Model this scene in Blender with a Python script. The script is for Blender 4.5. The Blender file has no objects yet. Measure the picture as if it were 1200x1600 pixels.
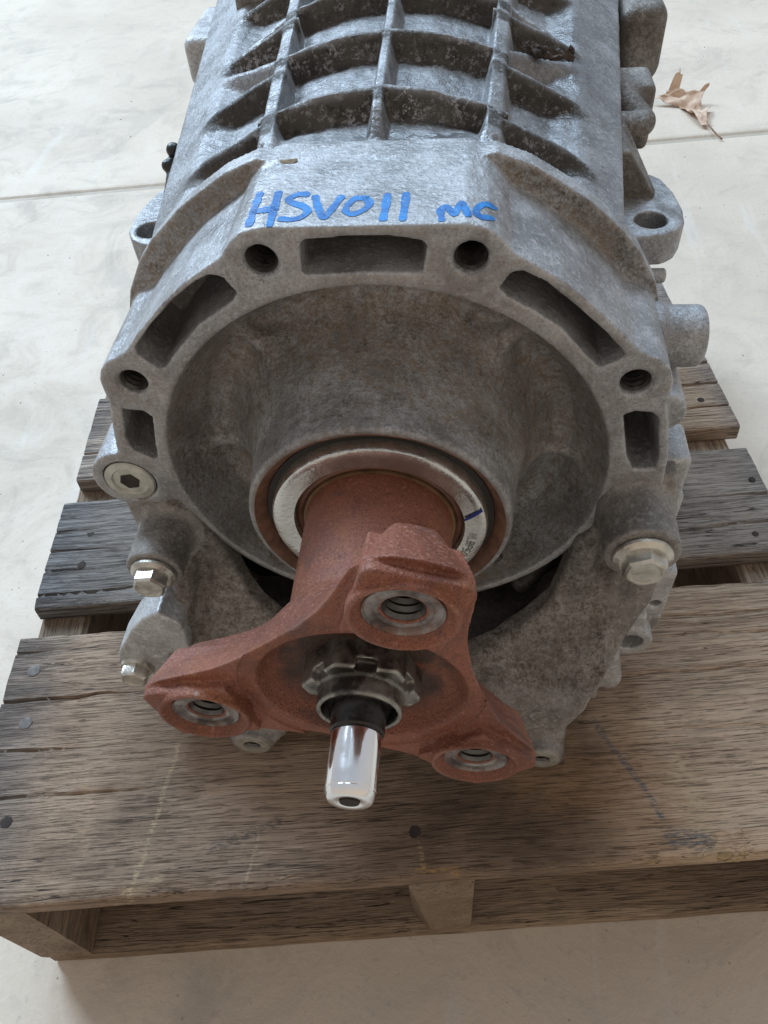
import bpy, bmesh, math, random
import numpy as np
from mathutils import Vector, Matrix, noise
from mathutils.bvhtree import BVHTree

S = 0.1                                   # one modelling unit is 10 cm
SC = bpy.context.scene
COL = SC.collection
rad = math.radians

# ------------------------------------------------------------------ camera
cam = bpy.data.cameras.new('camera')
cam_o = bpy.data.objects.new('camera', cam)
COL.objects.link(cam_o)
Rm = Matrix(((0.9947, -0.0179, 0.1013), (0.0791, 0.7626, -0.6421), (-0.0657, 0.6467, 0.7599)))
cam_o.matrix_world = Matrix.Translation(Vector((0.3591, -2.4069, 2.5819)) * S) @ Rm.to_4x4()
cam.sensor_fit = 'HORIZONTAL'
cam.sensor_width = 36.0
cam.lens = 36.0 * 1203.1 / 1200.0
cam.clip_start = 0.01
cam.clip_end = 100
SC.camera = cam_o

# ------------------------------------------------------------------ light
world = bpy.data.worlds.new('World')
SC.world = world
world.use_nodes = True
wb = world.node_tree.nodes['Background']
wb.inputs[1].default_value = 1.0
# daylight towards the back, warm fill added on the camera side: one smooth gradient
_wt = world.node_tree
_tc = _wt.nodes.new('ShaderNodeTexCoord')
_dp = _wt.nodes.new('ShaderNodeVectorMath'); _dp.operation = 'DOT_PRODUCT'
_dp.inputs[1].default_value = (-0.15, 0.88, 0.45)
_wt.links.new(_tc.outputs['Generated'], _dp.inputs[0])
_mr = _wt.nodes.new('ShaderNodeMapRange'); _mr.inputs['From Min'].default_value = -1.0; _mr.inputs['From Max'].default_value = 1.0
_wt.links.new(_dp.outputs['Value'], _mr.inputs['Value'])
_cr = _wt.nodes.new('ShaderNodeMix'); _cr.data_type = 'RGBA'
_cr.inputs[6].default_value = (0.60, 0.475, 0.34, 1); _cr.inputs[7].default_value = (0.36, 0.42, 0.50, 1)
_wt.links.new(_mr.outputs['Result'], _cr.inputs[0]); _wt.links.new(_cr.outputs[2], wb.inputs[0])

def area(name, loc, target, sx, sy, power, col):
    l = bpy.data.lights.new(name, 'AREA')
    l.shape = 'RECTANGLE'; l.size = sx; l.size_y = sy
    l.energy = power; l.color = col
    o = bpy.data.objects.new(name, l)
    COL.objects.link(o)
    o.location = loc
    o.rotation_euler = (Vector(target) - Vector(loc)).to_track_quat('-Z', 'Y').to_euler()
    return o
area('doorway_light', (-5.0, 5.0, 5.5), (0, 0, 0), 2.5, 2.5, 690, (0.64, 0.82, 1.0))
area('open_sky_light', (-0.6, 5.75, 7.75), (0, 0, 0), 4.75, 4.25, 480, (0.60, 0.80, 1.0))

vs = SC.view_settings
vs.view_transform = 'Standard'; vs.look = 'None'; vs.exposure = 0.18; vs.gamma = 1.0
vs.use_curve_mapping = False

# ------------------------------------------------------------------ node helpers
class NT:
    def __init__(s, name):
        s.m = bpy.data.materials.new(name); s.m.use_nodes = True
        s.t = s.m.node_tree; s.n = s.t.nodes
        s.b = s.n['Principled BSDF']; s.out = s.n['Material Output']
        s.tc = s.n.new('ShaderNodeTexCoord').outputs['Object']
    def link(s, a, b): s.t.links.new(a, b)
    def put(s, sock, v):
        if isinstance(v, bpy.types.NodeSocket): s.link(v, sock)
        elif isinstance(v, (tuple, list)) and sock.type == 'RGBA': sock.default_value = (*v[:3], 1)
        else: sock.default_value = v
    def mapping(s, scale=(1, 1, 1), loc=(0, 0, 0), rot=(0, 0, 0), src=None):
        n = s.n.new('ShaderNodeMapping')
        s.link(src or s.tc, n.inputs[0])
        n.inputs['Location'].default_value = loc; n.inputs['Rotation'].default_value = rot; n.inputs['Scale'].default_value = scale
        return n.outputs[0]
    def noise(s, scale, detail=4, rough=.55, vec=None, dist=0.0, col=False):
        n = s.n.new('ShaderNodeTexNoise')
        s.link(vec or s.tc, n.inputs['Vector'])
        n.inputs['Scale'].default_value = scale; n.inputs['Detail'].default_value = detail
        n.inputs['Roughness'].default_value = rough; n.inputs['Distortion'].default_value = dist
        return n.outputs['Color' if col else 'Fac']
    def voronoi(s, scale, vec=None, feature='F1', out='Distance', rnd=1.0):
        n = s.n.new('ShaderNodeTexVoronoi'); n.feature = feature
        s.link(vec or s.tc, n.inputs['Vector']); n.inputs['Scale'].default_value = scale
        n.inputs['Randomness'].default_value = rnd
        return n.outputs[out]
    def math(s, op, a, b=0.0, c=0.0, clamp=False):
        n = s.n.new('ShaderNodeMath'); n.operation = op; n.use_clamp = clamp
        s.put(n.inputs[0], a); s.put(n.inputs[1], b); s.put(n.inputs[2], c)
        return n.outputs[0]
    def rng(s, v, a, b, c=0.0, d=1.0, smooth=True):
        n = s.n.new('ShaderNodeMapRange')
        n.interpolation_type = 'SMOOTHSTEP' if smooth else 'LINEAR'
        s.put(n.inputs['Value'], v)
        for k, x in zip(('From Min', 'From Max', 'To Min', 'To Max'), (a, b, c, d)): n.inputs[k].default_value = x
        return n.outputs[0]
    def mix(s, f, a, b, mode='MIX'):
        n = s.n.new('ShaderNodeMix'); n.data_type = 'RGBA'; n.blend_type = mode
        s.put(n.inputs[0], f); s.put(n.inputs[6], a); s.put(n.inputs[7], b)
        return n.outputs[2]
    def sep(s, v=None):
        n = s.n.new('ShaderNodeSeparateXYZ'); s.link(v or s.tc, n.inputs[0]); return n.outputs
    def attr(s, name):
        n = s.n.new('ShaderNodeAttribute'); n.attribute_name = name; return n.outputs['Fac']
    def edge(s):
        return s.n.new('ShaderNodeNewGeometry').outputs['Pointiness']
    def bump(s, h, strength, dist, prev=None):
        n = s.n.new('ShaderNodeBump'); s.link(h, n.inputs['Height'])
        s.put(n.inputs['Strength'], strength); n.inputs['Distance'].default_value = dist
        if prev: s.link(prev, n.inputs['Normal'])
        return n.outputs[0]
    def seg(s, x, y, x0, y0, x1, y1):
        """distance from (x, y) to a line segment"""
        dx, dy = x1 - x0, y1 - y0; L = dx * dx + dy * dy
        ax = s.math('SUBTRACT', x, x0); ay = s.math('SUBTRACT', y, y0)
        t = s.math('ADD', s.math('MULTIPLY', ax, dx / L), s.math('MULTIPLY', ay, dy / L), clamp=True)
        ex = s.math('SUBTRACT', ax, s.math('MULTIPLY', t, dx)); ey = s.math('SUBTRACT', ay, s.math('MULTIPLY', t, dy))
        return s.math('SQRT', s.math('ADD', s.math('MULTIPLY', ex, ex), s.math('MULTIPLY', ey, ey)))
    def done(s, color, rough, metal=0.0, normal=None, spec=None):
        s.put(s.b.inputs['Base Color'], color); s.put(s.b.inputs['Roughness'], rough); s.put(s.b.inputs['Metallic'], metal)
        if normal: s.link(normal, s.b.inputs['Normal'])
        if spec is not None: s.put(s.b.inputs['Specular IOR Level'], spec)
        return s.m

# ------------------------------------------------------------------ materials
def mat_cast(name, light, dark, stain_shade, stain_amt, rough=.5, metal=.35, wet=0.0, lump=.38):
    t = NT(name)
    big = t.noise(9, 5, .6); mid = t.noise(55, 6, .65); fine = t.noise(420, 3, .6); gr = t.noise(1100, 2, .5)
    st = t.attr('stain_shade')
    # sand-cast skin: pale grains on grey, darker drifts
    base = t.mix(t.rng(mid, .34, .68), dark, light)
    base = t.mix(t.math('MULTIPLY', t.rng(fine, .50, .68), .45), base, tuple(min(1, c * 1.55) for c in light))
    base = t.mix(t.math('MULTIPLY', t.rng(gr, .56, .68), .5), base, tuple(c * .3 for c in dark))
    drift = t.noise(6.5, 6, .68, dist=1.2)
    base = t.mix(t.math('MULTIPLY', t.rng(drift, .52, .70), .35), base, tuple(c * .5 for c in dark))
    # baked-on brown grime, on case ribs painted shade: blotches broken up by sharp speckle
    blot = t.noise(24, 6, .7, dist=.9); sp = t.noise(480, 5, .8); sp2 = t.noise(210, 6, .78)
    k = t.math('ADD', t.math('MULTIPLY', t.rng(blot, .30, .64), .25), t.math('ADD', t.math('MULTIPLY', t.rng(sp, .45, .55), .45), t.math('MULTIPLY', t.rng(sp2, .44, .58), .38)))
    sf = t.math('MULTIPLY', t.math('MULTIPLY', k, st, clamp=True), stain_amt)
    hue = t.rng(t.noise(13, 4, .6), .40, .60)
    sc = t.mix(hue, tuple(c * .55 for c in stain_shade), stain_shade)
    sc = t.mix(t.math('MULTIPLY', t.rng(t.noise(150, 6, .78), .52, .60), .75), sc, tuple(c * .26 for c in stain_shade))
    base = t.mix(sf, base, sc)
    # oily dark runs
    run = t.noise(1.0, 5, .6, vec=t.mapping((38, 38, 7)), dist=.4)
    rf = t.math('MULTIPLY', t.math('MULTIPLY', t.rng(run, .56, .68), t.rng(t.noise(11, 3), .45, .6)), .55)
    base = t.mix(rf, base, tuple(c * .35 for c in stain_shade))
    # rubbed bare edges
    ew = t.math('MULTIPLY', t.rng(t.edge(), .515, .60), t.rng(mid, .36, .56))
    base = t.mix(t.math('MULTIPLY', ew, .65), base, tuple(min(1, c * 1.35) for c in light))
    r = t.math('ADD', t.rng(mid, .3, .7, rough - .1, rough + .12), t.math('MULTIPLY', sf, .25), clamp=True)
    if wet:
        w = t.math('MULTIPLY', t.attr('wet'), t.rng(t.noise(30, 4, .6), .40, .52), clamp=True)
        r = t.math('ADD', t.math('MULTIPLY', r, t.math('SUBTRACT', 1.0, w)), t.math('MULTIPLY', w, .09))
        base = t.mix(t.math('MULTIPLY', w, .6), base, tuple(c * .55 for c in dark))
    mt = t.math('MULTIPLY', t.math('SUBTRACT', 1.0, sf), metal)
    q = t.math('SUBTRACT', 1.0, t.math('MULTIPLY', t.attr('machined'), .82))
    b = t.bump(fine, t.math('MULTIPLY', q, .75), .0008)
    b = t.bump(mid, t.math('MULTIPLY', q, lump), .0012, b)
    b = t.bump(gr, t.math('MULTIPLY', q, .5), .0003, b)
    return t.done(base, r, mt, b)

M = {}
M['cast'] = mat_cast('cast_aluminium', (.43, .44, .46), (.25, .255, .265), (.20, .152, .106), .95, .44, .42)
M['case'] = mat_cast('cast_aluminium_rough', (.36, .37, .39), (.20, .205, .215), (.062, .054, .046), 1.0, .43, .45, 1.0, .16)  # near-black tone paints shade on the rib fronts
M['skirt'] = mat_cast('cast_aluminium_dirty', (.33, .315, .30), (.16, .15, .14), (.095, .072, .052), 1.0, .52)
M['gap_dark'] = mat_cast('gap_shade_casting', (.085, .08, .075), (.03, .028, .026), (.02, .017, .014), .9, .45, .2)  # near-black colour paints the deep shade of the gap below the bowl
M['lug'] = mat_cast('cast_aluminium_bright', (.50, .51, .52), (.34, .34, .35), (.2, .17, .13), .5, .45)

def simple(name, col, rough, metal=0.0, var=.25, scale=60, bump=.0, bscale=300):
    t = NT(name)
    n = t.noise(scale, 5, .6)
    c = t.mix(t.rng(n, .3, .7), tuple(x * (1 - var) for x in col), tuple(min(1, x * (1 + var)) for x in col))
    nm = t.bump(t.noise(bscale, 3, .6), .6, bump) if bump else None
    return t.done(c, t.rng(t.noise(scale * 2, 3), .3, .7, max(.02, rough - .08), min(1, rough + .08)), metal, nm)

M['bolt'] = simple('dull_zinc_bolt', (.50, .485, .44), .36, .8, .28, 110, .0005, 420)
M['plug'] = simple('dull_plug', (.45, .44, .39), .5, .6, .22, 120, .0004, 400)
M['seal'] = simple('seal_steel', (.66, .67, .65), .26, .9, .14, 60, .0003, 500)
M['seal_inner'] = simple('seal_inner_rust', (.17, .085, .06), .5, .2, .3, 120, .0002)
M['rust'] = simple('rust_brown_chamfer', (.19, .095, .06), .6, .2, .4, 140, .0004, 400)
M['brass'] = simple('thin_brass_lip', (.24, .15, .08), .45, .5, .4)
M['groove'] = simple('black_groove', (.02, .018, .016), .6)
def mat_nut():
    t = NT('oily_worn_nut')
    c = t.mix(t.rng(t.noise(60, 5, .65), .40, .60), (.05, .045, .04), (.24, .23, .215))
    ew = t.math('MULTIPLY', t.rng(t.edge(), .51, .58), t.rng(t.noise(90, 4), .35, .55))
    c = t.mix(t.math('MULTIPLY', ew, .85), c, (.50, .49, .46))
    return t.done(c, t.rng(t.noise(120, 4), .35, .65, .25, .5), .65, t.bump(t.noise(400, 3), .6, .0004))
M['nut'] = mat_nut()
M['oil_black'] = simple('greasy_black_steel', (.022, .020, .019), .32, .3, .5, 150, .0003, 300)
M['thread'] = simple('thread_steel', (.11, .105, .10), .35, .7, .4, 200)
def mat_bare():
    t = NT('stained_machined_face')
    n = t.noise(70, 5, .65)
    c = t.mix(t.rng(n, .36, .60), (.075, .055, .050), (.28, .26, .25))
    c = t.mix(t.math('MULTIPLY', t.rng(t.noise(190, 4), .5, .66), .6), c, (.20, .11, .08))
    return t.done(c, .42, .55, t.bump(t.noise(500, 3), .5, .0002))
M['bare'] = mat_bare()
def mat_marker():
    t = NT('blue_paint_marker')
    c = t.mix(t.rng(t.noise(120, 4, .6), .35, .65), (.002, .105, .36), (.006, .20, .56))
    sk = t.math('MULTIPLY', t.rng(t.noise(520, 4, .7), .60, .68), .75)
    c = t.mix(sk, c, (.30, .33, .36))
    return t.done(c, .5, 0, t.bump(t.noise(420, 3), .7, .0006))
M['blue'] = mat_marker()
M['dark_blue'] = simple('dark_blue_marker', (.01, .03, .22), .5)
M['etch'] = simple('etched_mark', (.36, .37, .34), .6, .4)
M['plastic'] = simple('black_plastic', (.015, .015, .016), .4)
M['dirt'] = simple('dark_dirt', (.055, .04, .03), .9, 0, .5, 200, .001, 300)
M['speck'] = simple('dull_leaf_litter', (.24, .20, .15), .9, 0, .4, 200, .0008, 300)
M['flake'] = simple('brown_flake', (.22, .13, .08), .85, 0, .4, 200, .0008, 300)
M['nail'] = simple('nail_head_steel', (.115, .10, .09), .65, .3, .4, 300, .0004, 500)
M['pit'] = simple('nail_pit', (.03, .022, .018), .9, 0, .4, 200)
M['shaft'] = simple('chromed_shaft', (.86, .87, .89), .09, 1.0, .04, 60, .00003, 300)

def mat_oxide():
    t = NT('rusty_oxide_yoke')
    n = t.noise(16, 6, .65, dist=.6); f = t.noise(620, 4, .65); g = t.noise(1300, 2, .5)
    c = t.mix(t.rng(n, .34, .64), (.150, .046, .025), (.250, .084, .050))
    c = t.mix(t.math('MULTIPLY', t.rng(t.noise(38, 5, .65), .50, .64), .55), c, (.27, .095, .035))
    c = t.mix(t.math('MULTIPLY', t.rng(f, .54, .68), .5), c, (.42, .20, .15))
    c = t.mix(t.math('MULTIPLY', t.rng(g, .54, .66), .75), c, (.075, .028, .018))
    d = t.rng(t.noise(30, 6, .7, dist=.4), .54, .68)
    c = t.mix(t.math('MULTIPLY', d, .65), c, (.075, .045, .04))
    ew = t.math('MULTIPLY', t.rng(t.edge(), .52, .60), t.rng(t.noise(60, 4), .42, .60))
    c = t.mix(t.math('MULTIPLY', ew, .7), c, (.30, .20, .17))
    gs = t.math('MULTIPLY', t.attr('stain_shade'), t.rng(t.noise(45, 4), .30, .50))
    c = t.mix(t.math('MULTIPLY', gs, .85), c, (.022, .014, .010))
    b = t.bump(f, .8, .0006); b = t.bump(g, .7, .0004, b)
    return t.done(c, t.rng(f, .3, .7, .42, .70), .12, b)
M['oxide'] = mat_oxide()

def mat_leaf():
    t = NT('dry_leaf')
    c = t.mix(t.rng(t.noise(35, 5), .35, .65), (.42, .28, .19), (.62, .47, .36))
    c = t.mix(t.math('MULTIPLY', t.rng(t.noise(110, 4), .55, .7), .5), c, (.2, .1, .06))
    return t.done(c, .75, 0, t.bump(t.noise(120, 4), .5, .002))
M['leaf'] = mat_leaf()

def mat_floor():
    t = NT('smooth_concrete')
    a = t.noise(2.2, 6, .6); b = t.noise(14, 6, .68, dist=.8); f = t.noise(160, 4, .65); g = t.noise(600, 2)
    c = t.mix(t.rng(a, .35, .65), (.52, .44, .355), (.62, .535, .44))
    c = t.mix(t.math('MULTIPLY', t.rng(b, .46, .70), .42), c, (.39, .355, .305))
    c = t.mix(t.math('MULTIPLY', t.rng(f, .56, .74), .35), c, (.30, .285, .26))
    sp = t.voronoi(26)
    c = t.mix(t.math('MULTIPLY', t.rng(sp, .0, .055, 1, 0), t.rng(t.noise(7, 2), .52, .6)), c, (.16, .145, .125))
    pore = t.voronoi(95)
    c = t.mix(t.math('MULTIPLY', t.rng(pore, .03, .12, 1, 0), t.rng(t.noise(18, 3), .50, .60)), c, (.24, .21, .175))
    blk = t.noise(5, 6, .7, dist=1.5)
    c = t.mix(t.math('MULTIPLY', t.rng(blk, .54, .66), .30), c, (.30, .265, .225))
    scr = t.noise(30, 4, .6, vec=t.mapping((1.0, .14, 1), rot=(0, 0, .5)))
    c = t.mix(t.math('MULTIPLY', t.rng(scr, .60, .72), .25), c, (.62, .61, .585))
    jx = t.sep()
    jd = t.math('ABSOLUTE', t.math('SUBTRACT', t.math('ADD', t.math('MULTIPLY', jx[0], -.1288), t.math('MULTIPLY', jx[1], .9917)), .962))
    c = t.mix(t.math('MULTIPLY', t.rng(t.math('ADD', jd, t.math('MULTIPLY', t.noise(40, 4), .008)), .006, .016, 1, 0), .55), c, (.25, .215, .17))
    nb = t.bump(f, .35, .0012); nb = t.bump(b, .4, .003, nb); nb = t.bump(g, .25, .0004, nb)
    return t.done(c, t.rng(b, .3, .7, .55, .75), 0, nb)
M['floor'] = mat_floor()

def mat_wood(name, dark, mid, light, seed, ends=None, marks=None):
    """grain along local x; ends=(x0, x1) greys the weathered sawn ends"""
    t = NT(name)
    base_v = t.mapping((1, 1, 1), loc=(seed * 1.7, seed * .9, seed * .3))
    wob = t.noise(5, 3, .5, vec=base_v, col=True)
    vv = t.n.new('ShaderNodeVectorMath'); vv.operation = 'MULTIPLY_ADD'
    t.link(wob, vv.inputs[0]); vv.inputs[1].default_value = (0, .007, .007); t.link(base_v, vv.inputs[2])
    v = vv.outputs[0]
    big = t.noise(1.0, 5, .55, vec=t.mapping((6, 22, 22), src=v))
    gr = t.noise(1.0, 6, .72, vec=t.mapping((6.5, 360, 360), src=v))
    fi = t.noise(1.0, 5, .7, vec=t.mapping((60, 1100, 1100), src=v))
    po = t.noise(1.0, 4, .65, vec=t.mapping((42, 1700, 1700), loc=(5, 2, 1), src=v))
    blot = t.noise(16, 5, .62, vec=base_v)
    patch = t.noise(7, 3, .5, vec=base_v)
    band = t.noise(1.0, 5, .6, vec=t.mapping((3.5, 95, 95), loc=(1, 7, 3), src=v))
    c = t.mix(t.rng(big, .34, .66), mid, light)
    c = t.mix(t.math('MULTIPLY', t.rng(band, .46, .66), .32), c, tuple(x * .8 for x in dark))
    c = t.mix(t.math('MULTIPLY', t.rng(patch, .42, .62), .55), c, tuple(x * .58 for x in mid))
    c = t.mix(t.math('MULTIPLY', t.rng(gr, .42, .66), .42), c, dark)
    c = t.mix(t.math('MULTIPLY', t.rng(fi, .30, .46, 1, 0), .5), c, tuple(min(1, x * 1.3) for x in light))
    c = t.mix(t.math('MULTIPLY', t.rng(po, .55, .68), .45), c, tuple(x * .35 for x in dark))
    c = t.mix(t.math('MULTIPLY', t.rng(blot, .52, .70), .5), c, tuple(x * .5 for x in dark))
    xyz = t.sep()
    crk = t.noise(1.0, 3, .5, vec=t.mapping((4, 130, 130), loc=(3.1, seed, 0), src=v))
    cf = t.rng(t.math('ABSOLUTE', t.math('SUBTRACT', crk, .5)), .0, .010, 1, 0)
    cf = t.math('MULTIPLY', cf, t.rng(t.noise(11, 3, vec=base_v), .46, .54))
    if ends:
        e = t.math('MAXIMUM', t.rng(xyz[0], ends[0], ends[0] + .05, 1, 0), t.rng(xyz[0], ends[1] - .05, ends[1], 0, 1))
        ef = t.math('MULTIPLY', e, t.rng(gr, .38, .56))
        c = t.mix(t.math('MULTIPLY', e, .5), c, (.27, .265, .27))
        c = t.mix(t.math('MULTIPLY', ef, .75), c, (.05, .047, .05))
    c = t.mix(cf, c, (.015, .012, .01))
    if marks: c = marks(t, c, xyz, fi, gr)
    h = t.math('SUBTRACT', t.math('ADD', t.math('MULTIPLY', gr, .5), t.math('MULTIPLY', fi, .4)), t.math('MULTIPLY', t.rng(po, .54, .66), .5))
    nb = t.bump(h, .9, .0018); nb = t.bump(cf, -.8, .002, nb)
    return t.done(c, t.rng(gr, .3, .7, .62, .85), 0, nb, .25)

# ------------------------------------------------------------------ object helpers
def tag(o, label=None, cat=None, group=None, kind=None):
    if label: o['label'] = label
    if cat: o['category'] = cat
    if group: o['group'] = group
    if kind: o['kind'] = kind
    return o

def empty(name, loc):
    o = bpy.data.objects.new(name, None); COL.objects.link(o)
    o.location = Vector(loc) * S; o.empty_display_size = .05
    return o

GB = np.array((0.0, 1.0, -1.70))          # gearbox base on the pallet

def mesh_obj(name, V, F, mat, parent=None, base=(0, 0, 0), smooth=True, attrs=None, angle=None):
    """V in modelling units, world placed; converted to metres round the base"""
    V = (np.asarray(V, dtype=np.float64) - np.asarray(base)) * S
    me = bpy.data.meshes.new(name)
    if isinstance(F, np.ndarray):
        n = F.shape[1]
        me.vertices.add(len(V)); me.vertices.foreach_set('co', V.astype(np.float32).ravel())
        me.loops.add(F.size); me.loops.foreach_set('vertex_index', F.astype(np.int32).ravel())
        me.polygons.add(len(F)); me.polygons.foreach_set('loop_start', np.arange(0, F.size, n, dtype=np.int32))
        me.update(calc_edges=True); me.validate()
    else:
        me.from_pydata(V.tolist(), [], F); me.update()
    if attrs:
        for k, a in attrs.items():
            at = me.attributes.new(k, 'FLOAT', 'POINT'); at.data.foreach_set('value', np.asarray(a, dtype=np.float32))
    me.polygons.foreach_set('use_smooth', [smooth] * len(me.polygons))
    me.materials.append(M[mat] if isinstance(mat, str) else mat)
    if angle is not None: me.set_sharp_from_angle(angle=rad(angle))
    o = bpy.data.objects.new(name, me); COL.objects.link(o)
    if parent: o.parent = parent
    return o

def fix_normals(o):
    bm = bmesh.new(); bm.from_mesh(o.data); bmesh.ops.recalc_face_normals(bm, faces=bm.faces); bm.to_mesh(o.data); bm.free(); return o

def frame(axis):
    a = Vector(axis).normalized()
    u = a.cross(Vector((0, 0, 1)))
    if u.length < .1: u = a.cross(Vector((1, 0, 0)))
    u.normalize(); w = a.cross(u)
    return np.array(a), np.array(u), np.array(w)

def lathe_vf(prof, c, axis=(0, -1, 0), n=64, closed=False):
    """prof: list of (r, t) with t along axis from c"""
    a, u, w = frame(axis); c = np.asarray(c, float)
    V = []; F = []
    for r, t in prof:
        for k in range(n):
            th = 2 * math.pi * k / n
            V.append(c + a * t + (u * math.cos(th) + w * math.sin(th)) * r)
    m = len(prof)
    for i in range(m - 1 if not closed else m):
        for k in range(n):
            j = (i + 1) % m
            F.append((i * n + k, i * n + (k + 1) % n, j * n + (k + 1) % n, j * n + k))
    if not closed:
        F.append(tuple(range(n))[::-1]); F.append(tuple((m - 1) * n + k for k in range(n)))
    return V, F

def lathe(name, prof, c, mat, parent, axis=(0, -1, 0), n=64, closed=False, angle=35, base=GB):
    V, F = lathe_vf(prof, c, axis, n, closed)
    return fix_normals(mesh_obj(name, V, F, mat, parent, base, True, None, angle))

# ------------------------------------------------------------------ implicit castings: signed distances on a grid, then surface nets
def smin(a, b, k):
    h = np.clip(.5 + .5 * (b - a) / k, 0, 1)
    return b + (a - b) * h - k * h * (1 - h)
def smax(a, b, k): return -smin(-a, -b, k)
def hyp(*a): return np.sqrt(sum(x * x for x in a))

def sd_poly(P, X, Z):
    P = np.asarray(P, dtype=np.float32); n = len(P)
    d = np.full(np.broadcast(X, Z).shape, 1e9, dtype=np.float32); s = np.ones_like(d)
    for i in range(n):
        a, b = P[i], P[i - 1]
        e = b - a; wx = X - a[0]; wz = Z - a[1]
        t = np.clip((wx * e[0] + wz * e[1]) / (e @ e), 0, 1)
        d = np.minimum(d, (wx - e[0] * t) ** 2 + (wz - e[1] * t) ** 2)
        c1 = Z >= a[1]; c2 = Z < b[1]; c3 = e[0] * wz > e[1] * wx
        f = (c1 & c2 & c3) | (~c1 & ~c2 & ~c3)
        s = np.where(f, -s, s)
    return s * np.sqrt(d)

def cyl(X, Y, Z, c, r, h0, h1, ax='y', rnd=0.0):
    if ax == 'y': q = hyp(X - c[0], Z - c[1]); t = Y
    elif ax == 'x': q = hyp(Y - c[0], Z - c[1]); t = X
    else: q = hyp(X - c[0], Y - c[1]); t = Z
    a = q - r + rnd; b = np.abs(t - (h0 + h1) / 2) - (h1 - h0) / 2 + rnd
    return np.minimum(np.maximum(a, b), 0) + hyp(np.maximum(a, 0), np.maximum(b, 0)) - rnd

def box(X, Y, Z, c, hf, rnd=0.0):
    q = [np.abs(v - cc) - h + rnd for v, cc, h in zip((X, Y, Z), c, hf)]
    return hyp(*[np.maximum(v, 0) for v in q]) + np.minimum(np.maximum(np.maximum(q[0], q[1]), q[2]), 0) - rnd

def caps(X, Y, Z, a, b, r0, r1=None):
    a = np.array(a, dtype=np.float32); b = np.array(b, dtype=np.float32); e = b - a; r1 = r0 if r1 is None else r1
    t = np.clip(((X - a[0]) * e[0] + (Y - a[1]) * e[1] + (Z - a[2]) * e[2]) / (e @ e), 0, 1)
    return hyp(X - a[0] - e[0] * t, Y - a[1] - e[1] * t, Z - a[2] - e[2] * t) - (r0 + (r1 - r0) * t)

def surface_nets(fn, lo, hi, h):
    ax = [np.arange(l, u + h, h, dtype=np.float32) for l, u in zip(lo, hi)]
    X, Y, Z = ax[0][:, None, None], ax[1][None, :, None], ax[2][None, None, :]
    D = np.array(np.broadcast_to(fn(X, Y, Z), tuple(len(a) for a in ax)), dtype=np.float32)
    D[np.abs(D) < 1e-7] = 1e-7
    sg = D < 0
    nx, ny, nz = D.shape
    corners = [(i, j, k) for i in (0, 1) for j in (0, 1) for k in (0, 1)]
    cnt = np.zeros((nx - 1, ny - 1, nz - 1), dtype=np.uint8)
    for i, j, k in corners: cnt += sg[i:nx - 1 + i, j:ny - 1 + j, k:nz - 1 + k]
    act = (cnt > 0) & (cnt < 8)
    I = np.argwhere(act)
    idx = np.full(act.shape, -1, dtype=np.int32); idx[act] = np.arange(len(I))
    val = np.stack([D[I[:, 0] + i, I[:, 1] + j, I[:, 2] + k] for i, j, k in corners], 1)
    acc = np.zeros((len(I), 3), dtype=np.float32); n = np.zeros(len(I), dtype=np.float32)
    for a in range(8):
        for b in range(a + 1, 8):
            ca, cb = np.array(corners[a]), np.array(corners[b])
            if np.abs(ca - cb).sum() != 1: continue
            m = (val[:, a] < 0) != (val[:, b] < 0)
            t = val[m, a] / (val[m, a] - val[m, b])
            acc[m] += ca + (cb - ca) * t[:, None]; n[m] += 1
    V = (I + acc / n[:, None]) * h + np.array([a[0] for a in ax])
    Fs = []
    for d in range(3):
        o1, o2 = [(1, 2), (2, 0), (0, 1)][d]
        s0 = [slice(1, -1)] * 3; s1 = [slice(1, -1)] * 3
        s0[d] = slice(0, -1); s1[d] = slice(1, None)
        A = sg[tuple(s0)]; B = sg[tuple(s1)]
        for flip, m in ((False, A & ~B), (True, ~A & B)):
            q = np.argwhere(m)
            off = np.ones(3, dtype=int); off[d] = 0
            q = q + off
            def cell(da, db):
                r = q.copy(); r[:, o1] -= da; r[:, o2] -= db
                return idx[r[:, 0], r[:, 1], r[:, 2]]
            f = np.stack([cell(1, 1), cell(0, 1), cell(0, 0), cell(1, 0)], 1)
            if flip: f = f[:, ::-1]
            Fs.append(f)
    return V, np.concatenate(Fs)

def vnormals(V, F):
    n = np.cross(V[F[:, 2]] - V[F[:, 0]], V[F[:, 3]] - V[F[:, 1]])
    N = np.zeros_like(V)
    for k in range(4): np.add.at(N, F[:, k], n)
    return N / (np.linalg.norm(N, axis=1, keepdims=True) + 1e-12)

def implicit(name, fn, lo, hi, h, mat, parent, base=GB, stain_shade=None, angle=None):
    V, F = surface_nets(fn, lo, hi, h)
    at = None
    if stain_shade is not None:
        at = stain_shade(V, vnormals(V, F)) if callable(stain_shade) else np.full(len(V), stain_shade)
        if not isinstance(at, dict): at = {'stain_shade': at}
    return mesh_obj(name, V, F, mat, parent, base, True, at, angle)

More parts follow.
